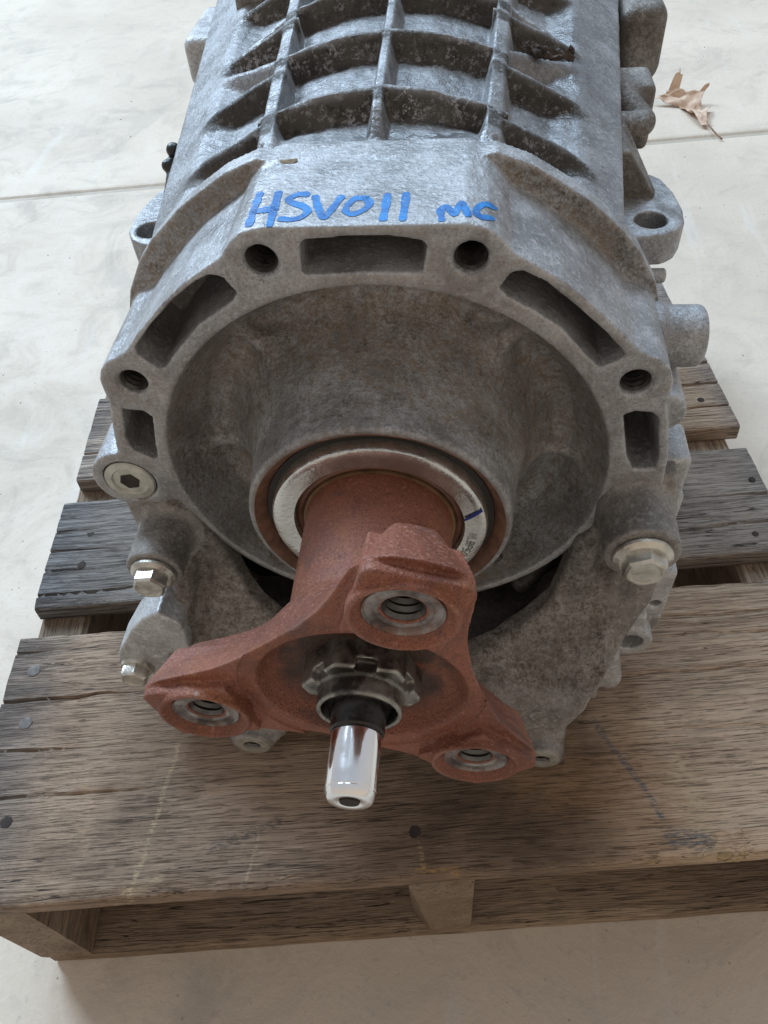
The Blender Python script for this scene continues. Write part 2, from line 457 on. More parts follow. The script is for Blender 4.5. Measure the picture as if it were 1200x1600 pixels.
# ================================================================== SETTING: floor
FZ = -3.12
ua = rad(7.4)
U = np.array((math.cos(ua), math.sin(ua))); W = np.array((-math.sin(ua), math.cos(ua)))
def build_floor():
    vj = 9.62
    prof = [(-60, 0), (vj - .13, 0), (vj - .09, -.010), (vj - .05, -.035), (vj + .05, -.035), (vj + .09, -.010), (vj + .13, 0), (150, 0)]
    us = [-90, -30, -10, 0, 10, 30, 90]
    V = []; F = []
    for u in us:
        for v, z in prof:
            p = U * u + W * v; V.append((p[0], p[1], FZ + z))
    m = len(prof)
    for i in range(len(us) - 1):
        for j in range(m - 1):
            F.append((i * m + j, (i + 1) * m + j, (i + 1) * m + j + 1, i * m + j + 1))
    o = mesh_obj('concrete_floor', V, F, 'floor', None, (0, 0, 0), False)
    tag(o, 'pale smooth concrete floor with one straight control joint', None, None, 'structure')
build_floor()

# ================================================================== PALLET
PZ = -1.70
PB = np.array((0.1, -0.0, FZ))
pal = empty('pallet', PB)
pal.rotation_euler = (0, 0, ua)
tag(pal, 'weathered brown wooden pallet under the gearbox', 'pallet')

def marks_front(t, c, x, fi, gr):
    """scrapes, oil and old stains on the front board (local metres)"""
    X, Y = x[0], x[1]
    nz = t.noise(90, 4, .6); wob = t.math('MULTIPLY', t.math('SUBTRACT', t.noise(40, 3), .5), .006)
    Xw = t.math('ADD', X, wob)
    oil = t.seg(X, Y, .01, -.09, .07, -.10)
    of = t.math('MULTIPLY', t.rng(t.math('ADD', oil, t.math('MULTIPLY', t.math('SUBTRACT', t.noise(22, 4), .5), .09)), .0, .07, 1, 0), .75)
    c = t.mix(of, c, (.055, .034, .022))
    warm = t.math('MULTIPLY', t.rng(t.math('ADD', t.seg(X, Y, .06, -.07, .125, -.105), t.math('MULTIPLY', t.math('SUBTRACT', nz, .5), .06)), .0, .04, 1, 0), .45)
    c = t.mix(warm, c, (.30, .175, .085))
    # greyer, dirtier left half; bare tan wood on the right
    lf = t.math('MULTIPLY', t.rng(t.math('ADD', X, t.math('MULTIPLY', t.noise(9, 4), .16)), -.02, .16, 1, 0), .42)
    c = t.mix(lf, c, (.100, .074, .056))
    rt = t.math('MULTIPLY', t.math('MULTIPLY', t.rng(t.math('ADD', X, t.math('MULTIPLY', t.noise(8, 4), .12)), .12, .24), t.rng(gr, .56, .44)), .45)
    c = t.mix(rt, c, (.50, .39, .28))
    for (a, b, p, q, w, col, amt) in (
            (-.1460, -.044, -.1612, -.127, .0016, (.42, .32, .20), .65),
            (-.1475, -.118, -.1700, -.128, .0035, (.42, .31, .18), .5),
            (.1405, -.078, .1425, -.122, .0075, (.47, .36, .23), .65),
            (.0995, -.048, .1230, -.106, .0022, (.13, .135, .145), .85),
            (.1250, -.117, .1420, -.119, .006, (.10, .11, .125), .8),
            (-.0085, -.110, -.0065, -.124, .0014, (.34, .24, .13), .7),
            (-.0085, -.1235, .0110, -.1250, .0022, (.36, .21, .08), .7),
            (-.1185, -.104, -.0850, -.094, .0035, (.07, .062, .058), .7),
            (-.0950, -.100, -.1000, -.124, .0010, (.42, .33, .21), .5),
            (.0560, -.071, .0760, -.072, .0022, (.06, .05, .055), .75),
            (-.196, -.06, -.191, -.10, .006, (.45, .31, .20), .35)):
        d = t.seg(Xw, Y, a, b, p, q)
        brk = t.rng(t.noise(260, 3, .6, vec=t.mapping((1, 3, 1))), .40, .58)
        f = t.math('MULTIPLY', brk, t.rng(t.math('ADD', d, t.math('MULTIPLY', t.math('SUBTRACT', fi, .5), w * 2.2)), w * .4, w * 1.2, 1, 0))
        f = t.math('MULTIPLY', f, amt)
        c = t.mix(f, c, col)
    return c

def marks_mid(t, c, x, fi, gr):
    lf = t.math('MULTIPLY', t.rng(t.math('ADD', x[0], t.math('MULTIPLY', t.noise(9, 4), .12)), -.20, .05, 1, 0), .6)
    return t.mix(lf, c, t.mix(t.rng(gr, .4, .6), (.19, .182, .18), (.06, .056, .055)))

W_front = mat_wood('weathered_board_front', (0.186, 0.129, 0.091), (0.416, 0.283, 0.194), (0.591, 0.429, 0.303), 1.0, (-.262, .262), marks_front)
W_mid = mat_wood('weathered_board_grey', (0.134, 0.110, 0.092), (0.280, 0.235, 0.199), (0.392, 0.336, 0.286), 2.3, (-.262, .285), marks_mid)
W_back = mat_wood('weathered_board_brown', (0.187, 0.130, 0.093), (0.420, 0.300, 0.212), (0.589, 0.447, 0.321), 3.6, (-.262, .285))
W_str = mat_wood('pallet_bearer_wood', (0.132, 0.094, 0.064), (0.317, 0.228, 0.158), (0.449, 0.337, 0.243), 4.4)
W_low = mat_wood('pallet_base_board_wood', (0.129, 0.091, 0.062), (0.314, 0.221, 0.149), (0.429, 0.324, 0.229), 5.2)

def fbm(x, y=0.0, z=0.0, o=4):
    s = 0; a = 1; f = 1
    for i in range(o):
        s += a * noise.noise((x * f, y * f, z * f)); a *= .5; f *= 2.1
    return s

def board(name, u0, u1, v0, v1, z0, z1, mat, seed, wear=.035, cracks=(), nu=150, chips=(), bow=0.0):
    """a sawn board along u: rounded worn arrises, wandering cracks as real grooves"""
    tv = set(np.linspace(v0 + .05, v1 - .05, 34).tolist())
    cr = []
    for (cv, cu0, cu1, dep) in cracks:
        cr.append((cv, cu0, cu1, dep))
    ring = []                                # (v, z, kind)
    top = sorted(tv)
    us = np.concatenate([[u0], np.linspace(u0 + .01, u1 - .01, nu), [u1]])
    V = []; 
    nring = None
    for u in us:
        ef = noise.noise((u * 1.3 + seed * 9, .3, 1.7)) * .5 + noise.noise((u * 6 + seed, 2.2, 3.1)) * .35 + noise.noise((u * 19 + seed, 5.2, 3.1)) * .25
        wf = wear * (0.55 + max(-.35, ef)); wf = max(.008, wf)
        eb = noise.noise((u * 1.7 - seed * 5, 7.3, 1.1)) * .5 + noise.noise((u * 8 + seed, 9.2, 4.1)) * .4
        wb_ = max(.006, wear * .6 * (0.5 + eb))
        for (c0, c1, dp) in chips:
            if c0 < u < c1:
                k = math.sin((u - c0) / (c1 - c0) * math.pi) ** .6
                wf += dp * k * (0.8 + .4 * noise.noise((u * 30, seed, 0)))
        fv = v0 + .005 * fbm(u * 2.2, seed, 4.0); bv = v1 + .005 * fbm(u * 2.0, seed, 8.0)
        sag = bow * math.sin((u - u0) / (u1 - u0) * math.pi)
        end = min(u - u0, u1 - u)
        er = max(0.0, .02 - end) * .9
        pts = []
        zt = z1 + sag
        # front face up
        pts += [(fv + .01, z0 + sag), (fv + .0 , z0 + .02 + sag), (fv, z0 + (z1 - z0) * .35 + sag), (fv + .003, max(z0 + .03, z1 - wf * 1.1) + sag)]
        pts += [(fv + wf * .28, zt - wf * .45), (fv + wf * .75, zt - wf * .13), (fv + wf * 1.5, zt - .003)]
        lo_v = fv + wf * 1.5 + .004; hi_v = bv - wb_ * 1.5 - .004
        base_top = np.linspace(lo_v, hi_v, 30).tolist()
        tops = []
        for v in base_top: tops.append((v, zt + .004 * noise.noise((u * 2.5, v * 9, seed)) + .0025 * noise.noise((u * 7, v * 34, seed))))
        crk = []
        for i, (cv, cu0, cu1, dep) in enumerate(cr):
            w = cv + .03 * fbm(u * 1.5, i * 3.3, seed, 3)
            on = min(1, max(0, (u - cu0) / .25)) * min(1, max(0, (cu1 - u) / .25)) if not (cu0 <= u0 or cu1 >= u1) else (min(1, max(0, (cu1 - u) / .5)) if cu0 <= u0 else min(1, max(0, (u - cu0) / .5)))
            hw = .004 + .010 * on
            dd = dep * on * (0.6 + .5 * abs(noise.noise((u * 6, i, seed))))
            crk.append((w, hw, dd))
        allp = [(v, z) for v, z in tops]
        for w, hw, dd in crk:
            allp = [(v, z) if abs(v - w) > hw * 1.05 else ((w - hw * 1.06 if v < w else w + hw * 1.06), z) for v, z in allp]
            allp += [(w - hw, zt), (w, zt - dd), (w + hw, zt)]
        allp.sort(key=lambda q: q[0])
        pts += allp
        pts += [(bv - wb_ * 1.5, zt - .002), (bv - wb_ * .4, zt - wb_ * .3), (bv, zt - wb_)]
        pts += [(bv, z0 + .02 + sag), (bv - .01, z0 + sag)]
        pts += [(v, z0 + sag) for v in np.linspace(bv - .1, fv + .1, 6)]
        if nring is None: nring = len(pts)
        ce = (v0 + v1) / 2
        for v, z in pts:
            uu = u + (er * 0)
            if u == u0 or u == u1: uu = u + (1 if u == u0 else -1) * (.004 + .012 * abs(noise.noise((v * 9, z * 6, seed)))) 
            V.append((uu, v, z))
    F = []
    n = nring
    for i in range(len(us) - 1):
        for j in range(n):
            F.append((i * n + j, (i + 1) * n + j, (i + 1) * n + (j + 1) % n, i * n + (j + 1) % n))
    F.append(tuple(range(n))[::-1]); F.append(tuple((len(us) - 1) * n + j for j in range(n)))
    # pallet-local: subtract base (in rotated frame)
    bl = np.array((PB[0] * U[0] + PB[1] * U[1], PB[0] * W[0] + PB[1] * W[1], PB[2]))
    o = mesh_obj(name, V, F, mat, pal, bl, True, None, 48)
    return fix_normals(o)
PL = np.array((PB[0] * U[0] + PB[1] * U[1], PB[0] * W[0] + PB[1] * W[1], PB[2]))

BT = .135
b1 = board('deck_board', -2.53, 2.72, -1.285, .385, PZ - BT, PZ, W_front, 1.0, .05,
           [(-.08, -2.6, -1.5, .035), (-.42, -2.6, -1.75, .03), (-.70, -2.6, -1.3, .025), (.16, 1.1, 2.8, .02), (.02, 1.4, 2.8, .018), (-.22, .9, 2.8, .022), (.27, -2.6, -2.1, .03), (-.60, 1.3, 2.8, .016)],
           190, [(1.10, 1.42, .035), (1.48, 1.78, .06), (-1.35, -1.05, .03), (-.35, -.1, .02)])
board('deck_board', -2.50, 2.71, .600, 1.580, PZ - BT, PZ + .004, W_mid, 2.0, .045,
      [(.72, -2.6, -1.5, .035), (.92, -2.6, -2.0, .03), (1.1, -2.6, -1.9, .03), (1.3, -2.6, -2.1, .03), (1.12, 2.2, 2.8, .04), (.86, 1.7, 2.8, .03), (1.42, -2.6, -2.2, .025)], 120)
board('deck_board', -2.46, 2.75, 1.800, 2.780, PZ - BT, PZ + .002, W_back, 3.0, .045,
      [(2.05, 2.0, 2.8, .045), (2.32, 1.7, 2.8, .05), (2.6, 2.1, 2.8, .04), (2.1, -2.6, -1.9, .03)], 120)
board('deck_board', -2.30, 2.70, 2.980, 3.960, PZ - BT, PZ, W_mid, 4.0, .045, [(3.3, 2.0, 2.8, .04)], 60)
board('deck_board', -2.25, 2.70, 4.180, 5.160, PZ - BT, PZ, W_back, 5.0, .045, [], 60)
# bearers run front to back; base boards lie on the concrete
def bearer(u0, u1, v0, v1, z0, z1, seed, skew=0.0):
    n = 60; V = []; F = []
    vsn = np.linspace(v0, v1, n)
    r = .03
    for v in vsn:
        w = .008 * fbm(v * 2, seed, 1.0); q = .01 * fbm(v * 7, seed, 5.0)
        e = .006 if v in (v0, v1) else 0
        pr = [(u0 + w + r, z0), (u1 - w - r, z0), (u1 - w, z0 + r), (u1 + q * .3, z1 - r), (u1 - r, z1), (u0 + r, z1), (u0 + q, z1 - r), (u0 + w, z0 + r)]
        for k, (u, z) in enumerate(pr):
            if k in (0, 7) and v == v0: u += skew
            V.append((u, v + e, z))
    for i in range(n - 1):
        for j in range(8): F.append((i * 8 + j, (i + 1) * 8 + j, (i + 1) * 8 + (j + 1) % 8, i * 8 + (j + 1) % 8))
    F.append(tuple(range(8))[::-1]); F.append(tuple((n - 1) * 8 + j for j in range(8)))
    return V, F
# bearer material needs its grain along v: built along x then turned
def put_bearer(u0, u1, seed, skew=0.0, z0=FZ + .145):
    V, F = bearer(u0, u1, -1.27, 5.15, z0, PZ - BT - .002, seed, skew)
    V = [( v, -u, z) for (u, v, z) in V]
    bl = (PL[1], -PL[0], PL[2])
    o = mesh_obj('bearer', V, F, W_str, pal, bl, True, None, 40)
    o.rotation_euler = (0, 0, rad(90))
    return fix_normals(o)
put_bearer(-2.50, -2.16, 1.0); put_bearer(-.06, .30, 2.0, .10); put_bearer(2.34, 2.68, 3.0)
board('base_board', -2.47, 2.67, -1.265, -.45, FZ + .004, FZ + .14, W_low, 7.0, .03, [], 60)
board('base_board', -2.47, 2.67, 1.4, 2.2, FZ + .004, FZ + .14, W_low, 8.0, .03, [], 30)
board('base_board', -2.47, 2.67, 4.4, 5.14, FZ + .004, FZ + .14, W_low, 9.0, .03, [], 30)

def nail(x, y, z, r, mat='nail', name='nail', parent=None):
    V = []; F = []; n = 22
    amp = .10 if mat == 'nail' else .22
    if mat == 'pit': r *= .72; n = 26
    rr = [r * (1 + amp * noise.noise((2.2 * math.cos(k * 2 * math.pi / n), 2.2 * math.sin(k * 2 * math.pi / n), x * 7 + y * 7))) for k in range(n)]
    for f, dz in ((1.0, -.012), (.96, .0035), (.75, .005), (.3, .005)):
        for k in range(n):
            th = 2 * math.pi * k / n
            V.append((x + rr[k] * f * math.cos(th), y + rr[k] * f * math.sin(th), z + dz))
    for i in range(3):
        for k in range(n): F.append((i * n + k, i * n + (k + 1) % n, (i + 1) * n + (k + 1) % n, (i + 1) * n + k))
    F.append(tuple(3 * n + k for k in range(n)))
    V = np.array(V); uvw = np.stack([V[:, 0] * U[0] + V[:, 1] * U[1], V[:, 0] * W[0] + V[:, 1] * W[1], V[:, 2]], 1)
    return mesh_obj(name, uvw, F, mat, pal, PL, True, None, 50)
nail(-2.368, -.181, PZ, .042); nail(-2.283, -.537, PZ, .040)
nail(-2.367, .95, PZ, .045, 'pit'); nail(-2.337, .663, PZ + .002, .045, 'pit')
nail(.134, -1.044, PZ + .001, .045, 'pit'); nail(-2.162, -1.125, PZ, .05, 'pit')
nail(2.45, 1.579, PZ + .004, .035, 'pit'); nail(2.36, 1.07, PZ + .004, .032, 'pit'); nail(2.246, 2.447, PZ, .04, 'pit')

# fresh splinters lifted from the front arris
def splinter(u0, u1, v, z, w, seed):
    n = 14; V = []; F = []
    for i in range(n):
        t = i / (n - 1); u = u0 + (u1 - u0) * t; h = w * math.sin(math.pi * t) ** .7 + .002
        dv = .012 * noise.noise((t * 4, seed, 0)); dz = .01 * math.sin(t * 3 + seed)
        V += [(u, v + dv - h * .5, z + dz - h * .3), (u, v + dv, z + dz + h * .25), (u, v + dv + h * .6, z + dz), (u, v + dv, z + dz - h * .5)]
    for i in range(n - 1):
        for j in range(4): F.append((i * 4 + j, (i + 1) * 4 + j, (i + 1) * 4 + (j + 1) % 4, i * 4 + (j + 1) % 4))
    F.append((3, 2, 1, 0)); F.append(tuple((n - 1) * 4 + j for j in range(4)))
    return fix_normals(mesh_obj('splinter', V, F, M['fresh'], pal, PL, True, None, 40))
M['fresh'] = mat_wood('fresh_splintered_wood', (.22, .13, .06), (.42, .29, .15), (.52, .40, .24), 6.0)
splinter(1.50, 1.76, -1.262, PZ - .045, .045, 1.0); splinter(1.56, 1.74, -1.278, PZ - .075, .03, 2.0)
splinter(1.14, 1.38, -1.268, PZ - .035, .028, 3.0); splinter(-1.33, -1.12, -1.262, PZ - .03, .025, 4.0)

# ================================================================== GEARBOX
gb = empty('gearbox', GB)
tag(gb, 'dirty cast aluminium gearbox lying on the wooden pallet, output end forward', 'gearbox')

# ---- main case: ribbed lid
def build_case():
    ys = np.arange(.52, 3.9, .0125)
    nxs = 330
    crest = ([0, .19, .38, .49, .77, .86, 1.03, 2], [1.345, 1.333, 1.287, 1.25, 1.105, 1.045, .925, .3])
    hgt = ([0, .3, .5, .70, .82, .9, 2], [.105, .105, .11, .09, .025, 0, 0])
    cross = (.86, 1.36, 1.86, 2.4, 2.95, 3.5)
    side = (.78, 1.22, 1.72, 2.25, 2.8, 3.3)
    def ss(t): t = np.clip(t, 0, 1); return t * t * (3 - 2 * t)
    V = []; st = []
    tmp = []
    for y in ys:
        w = 1.026 + .0913 * (y - 1) + .003 * noise.noise((y * 9, 0, 0))
        x = np.linspace(-w, w, nxs)
        ax = np.abs(x) / (1 + .05 * (y - 1))
        sl = .085 * (y - .85)
        c = np.interp(ax, *crest) + sl
        # smooth the polyline a little
        c = (np.interp(ax + .02, *crest) + np.interp(np.abs(ax - .02), *crest) + np.interp(ax, *crest)) / 3 + sl
        g = np.interp(ax, *hgt)
        def prof(d, a, b): return ss(1 - (np.abs(d) - a) / b)
        r = np.zeros_like(x)
        for yc in cross:
            if abs(y - yc) < .35: r = np.maximum(r, prof(y - (yc - .10 * ax * ax), .009, .034) * (ax < .52))
        for i, yc in enumerate(side):
            if abs(y - yc) < .5:
                r = np.maximum(r, prof(y - (yc + .02 * (ax - .49)), .009, .038) * (ax > .44))
                if i >= 1: r = np.maximum(r, .8 * prof((y - (yc + .18 + .55 * (ax - .49) * (1 if i % 2 else -1))) * .88, .010, .045) * (ax > .46))
        lr = np.abs(np.abs(x) - (.47 + .054 * (y - 1)))
        r = np.maximum(r, prof(lr, .024, .042))
        r = np.maximum(r, .95 * prof(x + .004, .013, .036) * ss((y - .58) / .22))
        front = 1 - ss((y - .60) / .30)
        # bays run out onto the plain pad at the front
        r = r * ss((y - .57) / .09)
        flo = c - g
        pad = np.where(ax < .46, np.minimum(1.226, c), c - .07)
        flo = np.where(pad > flo, flo + front * (pad - flo), flo)
        f = flo + np.maximum(c - flo, 0) * r
        f = f + np.array([.006 * noise.noise((a * 9, y * 9, 3.0)) + .004 * noise.noise((a * 22, y * 22, 6.0)) for a in x])
        ez = .937 + .0686 * (y - 1)
        m = ss((np.abs(x) - .80) / .12)
        lin = ez + (w - np.abs(x)) * .66
        f = f * (1 - m) + lin * m
        oil = (1 - r) * (1 - m) * np.clip((y - .62) / .15, 0, 1)  # bay floors between the ribs toned slightly darker
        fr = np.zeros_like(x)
        for yc in cross: fr = np.maximum(fr, np.clip(1.6 - np.abs(y - (yc - .10 * ax * ax - .034)) / .034, 0, 1) * (ax < .52))  # rib fronts darkened: shade painted into the colour
        for yc in side: fr = np.maximum(fr, np.clip(1.6 - np.abs(y - (yc - .034)) / .036, 0, 1) * (ax > .44))  # side ribs get the same painted shade
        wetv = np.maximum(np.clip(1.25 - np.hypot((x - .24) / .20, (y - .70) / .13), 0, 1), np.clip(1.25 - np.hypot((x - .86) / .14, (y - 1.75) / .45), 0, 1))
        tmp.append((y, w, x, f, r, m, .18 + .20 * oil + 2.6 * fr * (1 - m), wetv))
    wt = []
    for (y, w, x, f, r, m, sta, wetv) in tmp:
        sx = w + .012
        ez = f[0]
        row = [(-.9, y, -1.69), (-1.05, y, -1.45), (-w - .02, y, -.4), (-w + .03, y, .5), (-w + .02, y, ez - .09), (-w - .005, y, ez - .06), (-w - .006, y, ez - .012)]
        row += [(a, y, b) for a, b in zip(x, f)]
        row += [(w + .006, y, f[-1] - .012), (w + .005, y, f[-1] - .06), (w - .02, y, f[-1] - .09), (w - .03, y, .5), (w + .02, y, -.4), (1.05, y, -1.45), (.9, y, -1.69)]
        V += row
        st += [.5] * 7 + list(sta) + [.5] * 7; wt += [0] * 7 + list(wetv) + [0] * 7
    n = nxs + 14
    F = []
    i = np.arange(len(ys) - 1)[:, None]; j = np.arange(n - 1)[None, :]
    F = np.stack([i * n + j, i * n + j + 1, (i + 1) * n + j + 1, (i + 1) * n + j], -1).reshape(-1, 4)
    # floor strip closes the section
    cl = np.stack([i[:, 0] * n + n - 1, i[:, 0] * n, (i[:, 0] + 1) * n, (i[:, 0] + 1) * n + n - 1], -1)
    F = np.concatenate([F, cl])[:, ::-1]
    o = mesh_obj('main_case', V, F.copy(), 'case', gb, GB, True, {'stain_shade': st, 'wet': wt}, 60)
    # end walls
    bm = bmesh.new(); bm.from_mesh(o.data); bmesh.ops.holes_fill(bm, edges=[e for e in bm.edges if e.is_boundary], sides=0)
    bmesh.ops.recalc_face_normals(bm, faces=bm.faces); bm.to_mesh(o.data); bm.free()
    return o
build_case()

# ---- tail housing
half = [(0, 1.231), (.36, 1.231), (.43, 1.212), (.478, 1.172), (.515, 1.122), (.555, 1.096), (.60, 1.070), (.70, 1.002), (.80, .918), (.866, .852), (.937, .785), (1.005, .706),
        (1.05, .678), (1.11, .650), (1.150, .606), (1.173, .550), (1.176, .490), (1.170, .435), (1.20, .33), (1.238, .14), (1.25, -.02), (1.22, -.28), (1.08, -.42)]
ring = [(1.04 * math.cos(rad(a)), 1.04 * math.sin(rad(a))) for a in range(-28, -90, -6)] + [(0, -1.04)]
halfp = half + ring
FACE = halfp + [(-x, z) for x, z in halfp[::-1] if x != 0]
dhalf = [(0, 1.222), (.40, 1.222), (.46, 1.236), (.60, 1.182), (.72, 1.108), (.83, 1.035), (.98, .905), (1.07, .80), (1.16, .65), (1.205, .5), (1.225, .3), (1.23, 0), (1.2, -.35), (.8, -.75), (0, -1.1)]
DPOLY = dhalf + [(-x, z) for x, z in dhalf[::-1] if x != 0]
slot_top = [(-.222, 1.165), (-.205, 1.182), (-.05, 1.192), (.10, 1.190), (.205, 1.172), (.222, 1.148), (.205, 1.045), (.0, 1.052), (-.225, 1.043), (-.232, 1.06)]
slot_L = [(-.575, 1.051), (-.528, 1.04), (-.488, .972), (-.512, .937), (-.673, .83), (-.809, .688), (-.86, .627), (-.898, .613), (-.966, .689), (-.958, .729), (-.865, .832), (-.735, .951), (-.633, 1.025)]
slot_R = [(.513, 1.04), (.552, 1.05), (.635, 1.007), (.769, .891), (.888, .776), (.967, .682), (.95, .655), (.88, .616), (.817, .683), (.717, .803), (.605, .887), (.508, .943), (.476, .979)]
rect_L = [(-1.128, .393), (-1.03, .380), (-1.004, .345), (-1.043, .172), (-1.055, .092), (-1.080, .080), (-1.160, .136), (-1.168, .222)]
rect_R = [(1.010, .373), (1.05, .392), (1.119, .389), (1.154, .355), (1.200, .13), (1.198, .055), (1.105, .050), (1.062, .138)]
HOLES = [(-.374, 1.099), (.374, 1.099), (-1.031, .539), (1.031, .539)]
PLUG = (-1.243, -.071)

def housing(X, Y, Z):
    dF = sd_poly(FACE, X, Z)
    d = smax(dF - .008 * np.clip(Y, 0, .7), np.maximum(-Y, Y - .64), .010)
    dD = sd_poly(DPOLY, X, Z)
    rib = np.maximum(np.maximum(dD, np.abs(Y - .555) - .05), -dD - .25)
    rib = np.maximum(dD + .012, np.abs(Y - .555) - .040) - .012
    d = smin(d, rib, .03)
    # boss for the plug on the left and the rounded lug behind the right lobe
    d = smin(d, cyl(X, Y, Z, PLUG, .183, 0.002, .52, 'y', .012), .012)
    d = smin(d, cyl(X, Y, Z, (1.20, .27), .105, .12, .6, 'y', .02), .03)
    # bowl
    r = hyp(X, Z)
    yf = np.interp(r, [0, .6, .68, .78, .87, .93, .97, .995, 1.01], [.36, .36, .36, .345, .28, .18, .085, .015, -.05]).astype(np.float32)
    cav = np.maximum((Y - yf) * .55, r - 1.002)
    d = smax(d, -cav, .015)
    # webs radiating in the bowl
    for a, y0, k in ((47, .09, .026), (133, .09, .026), (183, .11, .018), (-6, .11, .016), (90, .14, .010)):
        c, s = math.cos(rad(a)), math.sin(rad(a))
        d = smin(d, caps(X, Y, Z, (.985 * c, y0 + .12, .985 * s), (.60 * c, y0 + .22, .60 * s), k), .07)
    boss = smax(r - (.572 + .10 * np.clip(Y + .3, 0, .2) + .19 * np.clip(Y + .1, 0, 2)), np.maximum(-(Y + .30), Y - .62), .022)
    d = smin(d, boss, .22)
    # bearing bore with a chamfer
    d = np.maximum(d, -np.maximum(r - .495, Y - .30))
    d = np.maximum(d, -(r - (.542 - .62 * (Y + .30))) * .8)
    # cast pockets and threaded holes in the flange face
    for P in (slot_top, slot_L, slot_R, rect_L, rect_R):
        s = sd_poly(P, X, Z) + .012
        d = smax(d, -np.maximum(s - .012 + .035 * np.clip(Y, 0, 1), Y - .40), .010)
    for x, z in HOLES:
        q = hyp(X - x, Z - z)
        d = np.maximum(d, -np.maximum(q - .060, Y - .34))
        d = np.maximum(d, -(q - .078 + Y) * .7)
    d = np.maximum(d, -cyl(X, Y, Z, PLUG, .130, -.2, .055))
    return d
def stain_housing(V, N):
    r = np.hypot(V[:, 0], V[:, 2])
    bowl = np.clip((1.03 - r) / .05, 0, 1)
    face = np.clip((.02 - V[:, 1]) / .02, 0, 1) * np.clip((-N[:, 1] - .6) / .3, 0, 1)
    pocket = np.clip((V[:, 1] - .03) / .1, 0, 1) * np.clip((-N[:, 1] + .6) / .3, 0, 1) * 0
    s = np.maximum(.18, np.maximum(bowl * .95, face * .62))
    s[(r < .58) & (V[:, 1] < -.2)] = .75
    inner = (V[:, 1] > .03) & (V[:, 1] < .45) & (r > 1.02)
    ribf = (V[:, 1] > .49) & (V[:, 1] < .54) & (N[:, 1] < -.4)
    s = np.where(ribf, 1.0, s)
    mach = ((V[:, 1] < .004) & (r > .985)) | ((V[:, 1] < -.285) & (r < .58))
    return {'stain_shade': np.where(inner & (V[:, 2] < 1.2) & (r < 1.2), np.maximum(s, .3), s), 'machined': mach.astype(float)}
housing_o = implicit('tail_housing', housing, (-1.47, -.34, -1.10), (1.36, .70, 1.31), .0105, 'cast', gb, GB, stain_housing)

# ---- lower skirt of the tail housing
sk_out = [(1.30, -.02), (1.32, -.20), (1.335, -.50), (1.335, -.69), (1.325, -.80), (1.27, -.89), (1.20, -1.02), (1.13, -1.145), (1.057, -1.235), (.95, -1.38), (.945, -1.58), (.82, -1.665), (.70, -1.62), (.60, -1.52), (.3, -1.46), (0, -1.45),
          (-.3, -1.46), (-.58, -1.50), (-.70, -1.62), (-.81, -1.665), (-.93, -1.60), (-1.08, -1.38), (-1.25, -1.18), (-1.29, -1.06), (-1.35, -.94), (-1.335, -.80), (-1.31, -.62), (-1.29, -.45), (-1.31, -.25), (-1.20, -.18), (-1.0, -.10)]
sk_in = [(1.04, .2), (1.04, .0), (1.01, -.25), (.945, -.42), (.89, -.55), (.86, -.70), (.825, -.82), (.69, -.94), (.55, -1.03), (.42, -1.075), (.2, -1.10), (0, -1.10), (-.3, -1.08), (-.47, -1.04), (-.60, -.985), (-.715, -.90), (-.79, -.80), (-.835, -.65), (-.875, -.54), (-.93, -.42), (-1.0, -.25), (-1.03, .0), (-1.03, .2)]
BR = (1.155, -.205); BL = (-1.145, -.415)
def skirt(X, Y, Z):
    yf = np.interp(Z, [-1.8, -1.55, -1.26, -1.18, -1.0, -.8, -.55, -.30, -.05, .1], [-.66, -.64, -.52, -.42, -.24, -.12, -.045, -.01, .015, .03]).astype(np.float32)
    d = smax(sd_poly(sk_out, X, Z) - .05 * np.clip(Y + .3, -.5, .5), -sd_poly(sk_in, X, Z), .03)
    d = smax(d, np.maximum((yf - Y) * .92, Y - .48), .03)
    d = np.maximum(d, Z - .05 + 0 * X)
    # hollow pockets beside the bolt bosses
    def ell(c, q): return (hyp((X - c[0]) / q[0], (Y - c[1]) / q[1], (Z - c[2]) / q[2]) - 1) * min(q)
    d = smax(d, -ell((1.085, -.10, -.50), (.085, .13, .19)), .03)
    d = smax(d, -ell((-1.03, -.14, -.66), (.09, .11, .11)), .03)
    d = smin(d, caps(X, Y, Z, (.965, .0, -.45), (.955, -.125, -.86), .055, .03), .04)
    d = smin(d, caps(X, Y, Z, (-1.10, -.08, -.62), (-1.16, -.24, -.92), .06), .08)
    d = smin(d, cyl(X, Y, Z, BR, .168, -.275, .28, 'y', .014), .07)
    d = smin(d, cyl(X, Y, Z, BL, .140, -.285, .28, 'y', .014), .05)
    d = smin(d, cyl(X, Y, Z, (.812, -1.555), .112, -.665, -.2, 'y', .010), .04)
    d = smin(d, cyl(X, Y, Z, (-.806, -1.555), .112, -.665, -.2, 'y', .010), .04)
    for x in (.812, -.806):
        q = hyp(X - x, Z + 1.555)
        d = np.maximum(d, -np.maximum(q - .048, Y + .36))
    # the skirt is a shell: hollow behind its front wall
    hol = np.maximum(np.maximum(sd_poly(sk_out, X, Z) + .11, (yf + .13) - Y), -Z - 1.40)
    d = smax(d, -hol, .03)
    # worn casting mark low on the right
    ring = np.abs(hyp((X - .815) * .70, (Z + 1.285) * 1.7) - .052) - .008
    d = smin(d, np.maximum(ring, np.abs(Y - yf) - .020), .006)
    for k, (w, hh) in enumerate(((.012, .012), (.02, .007), (.010, .013))):
        d = smin(d, box(X, Y - yf, Z, (.782 + .032 * k, 0, -1.285), (w, .014, hh), .004), .010)
        d = smin(d, box(X, Y - yf, Z, (.785 + .036 * k, 0, -1.360), (.012, .012, .010), .004), .010)
    return d
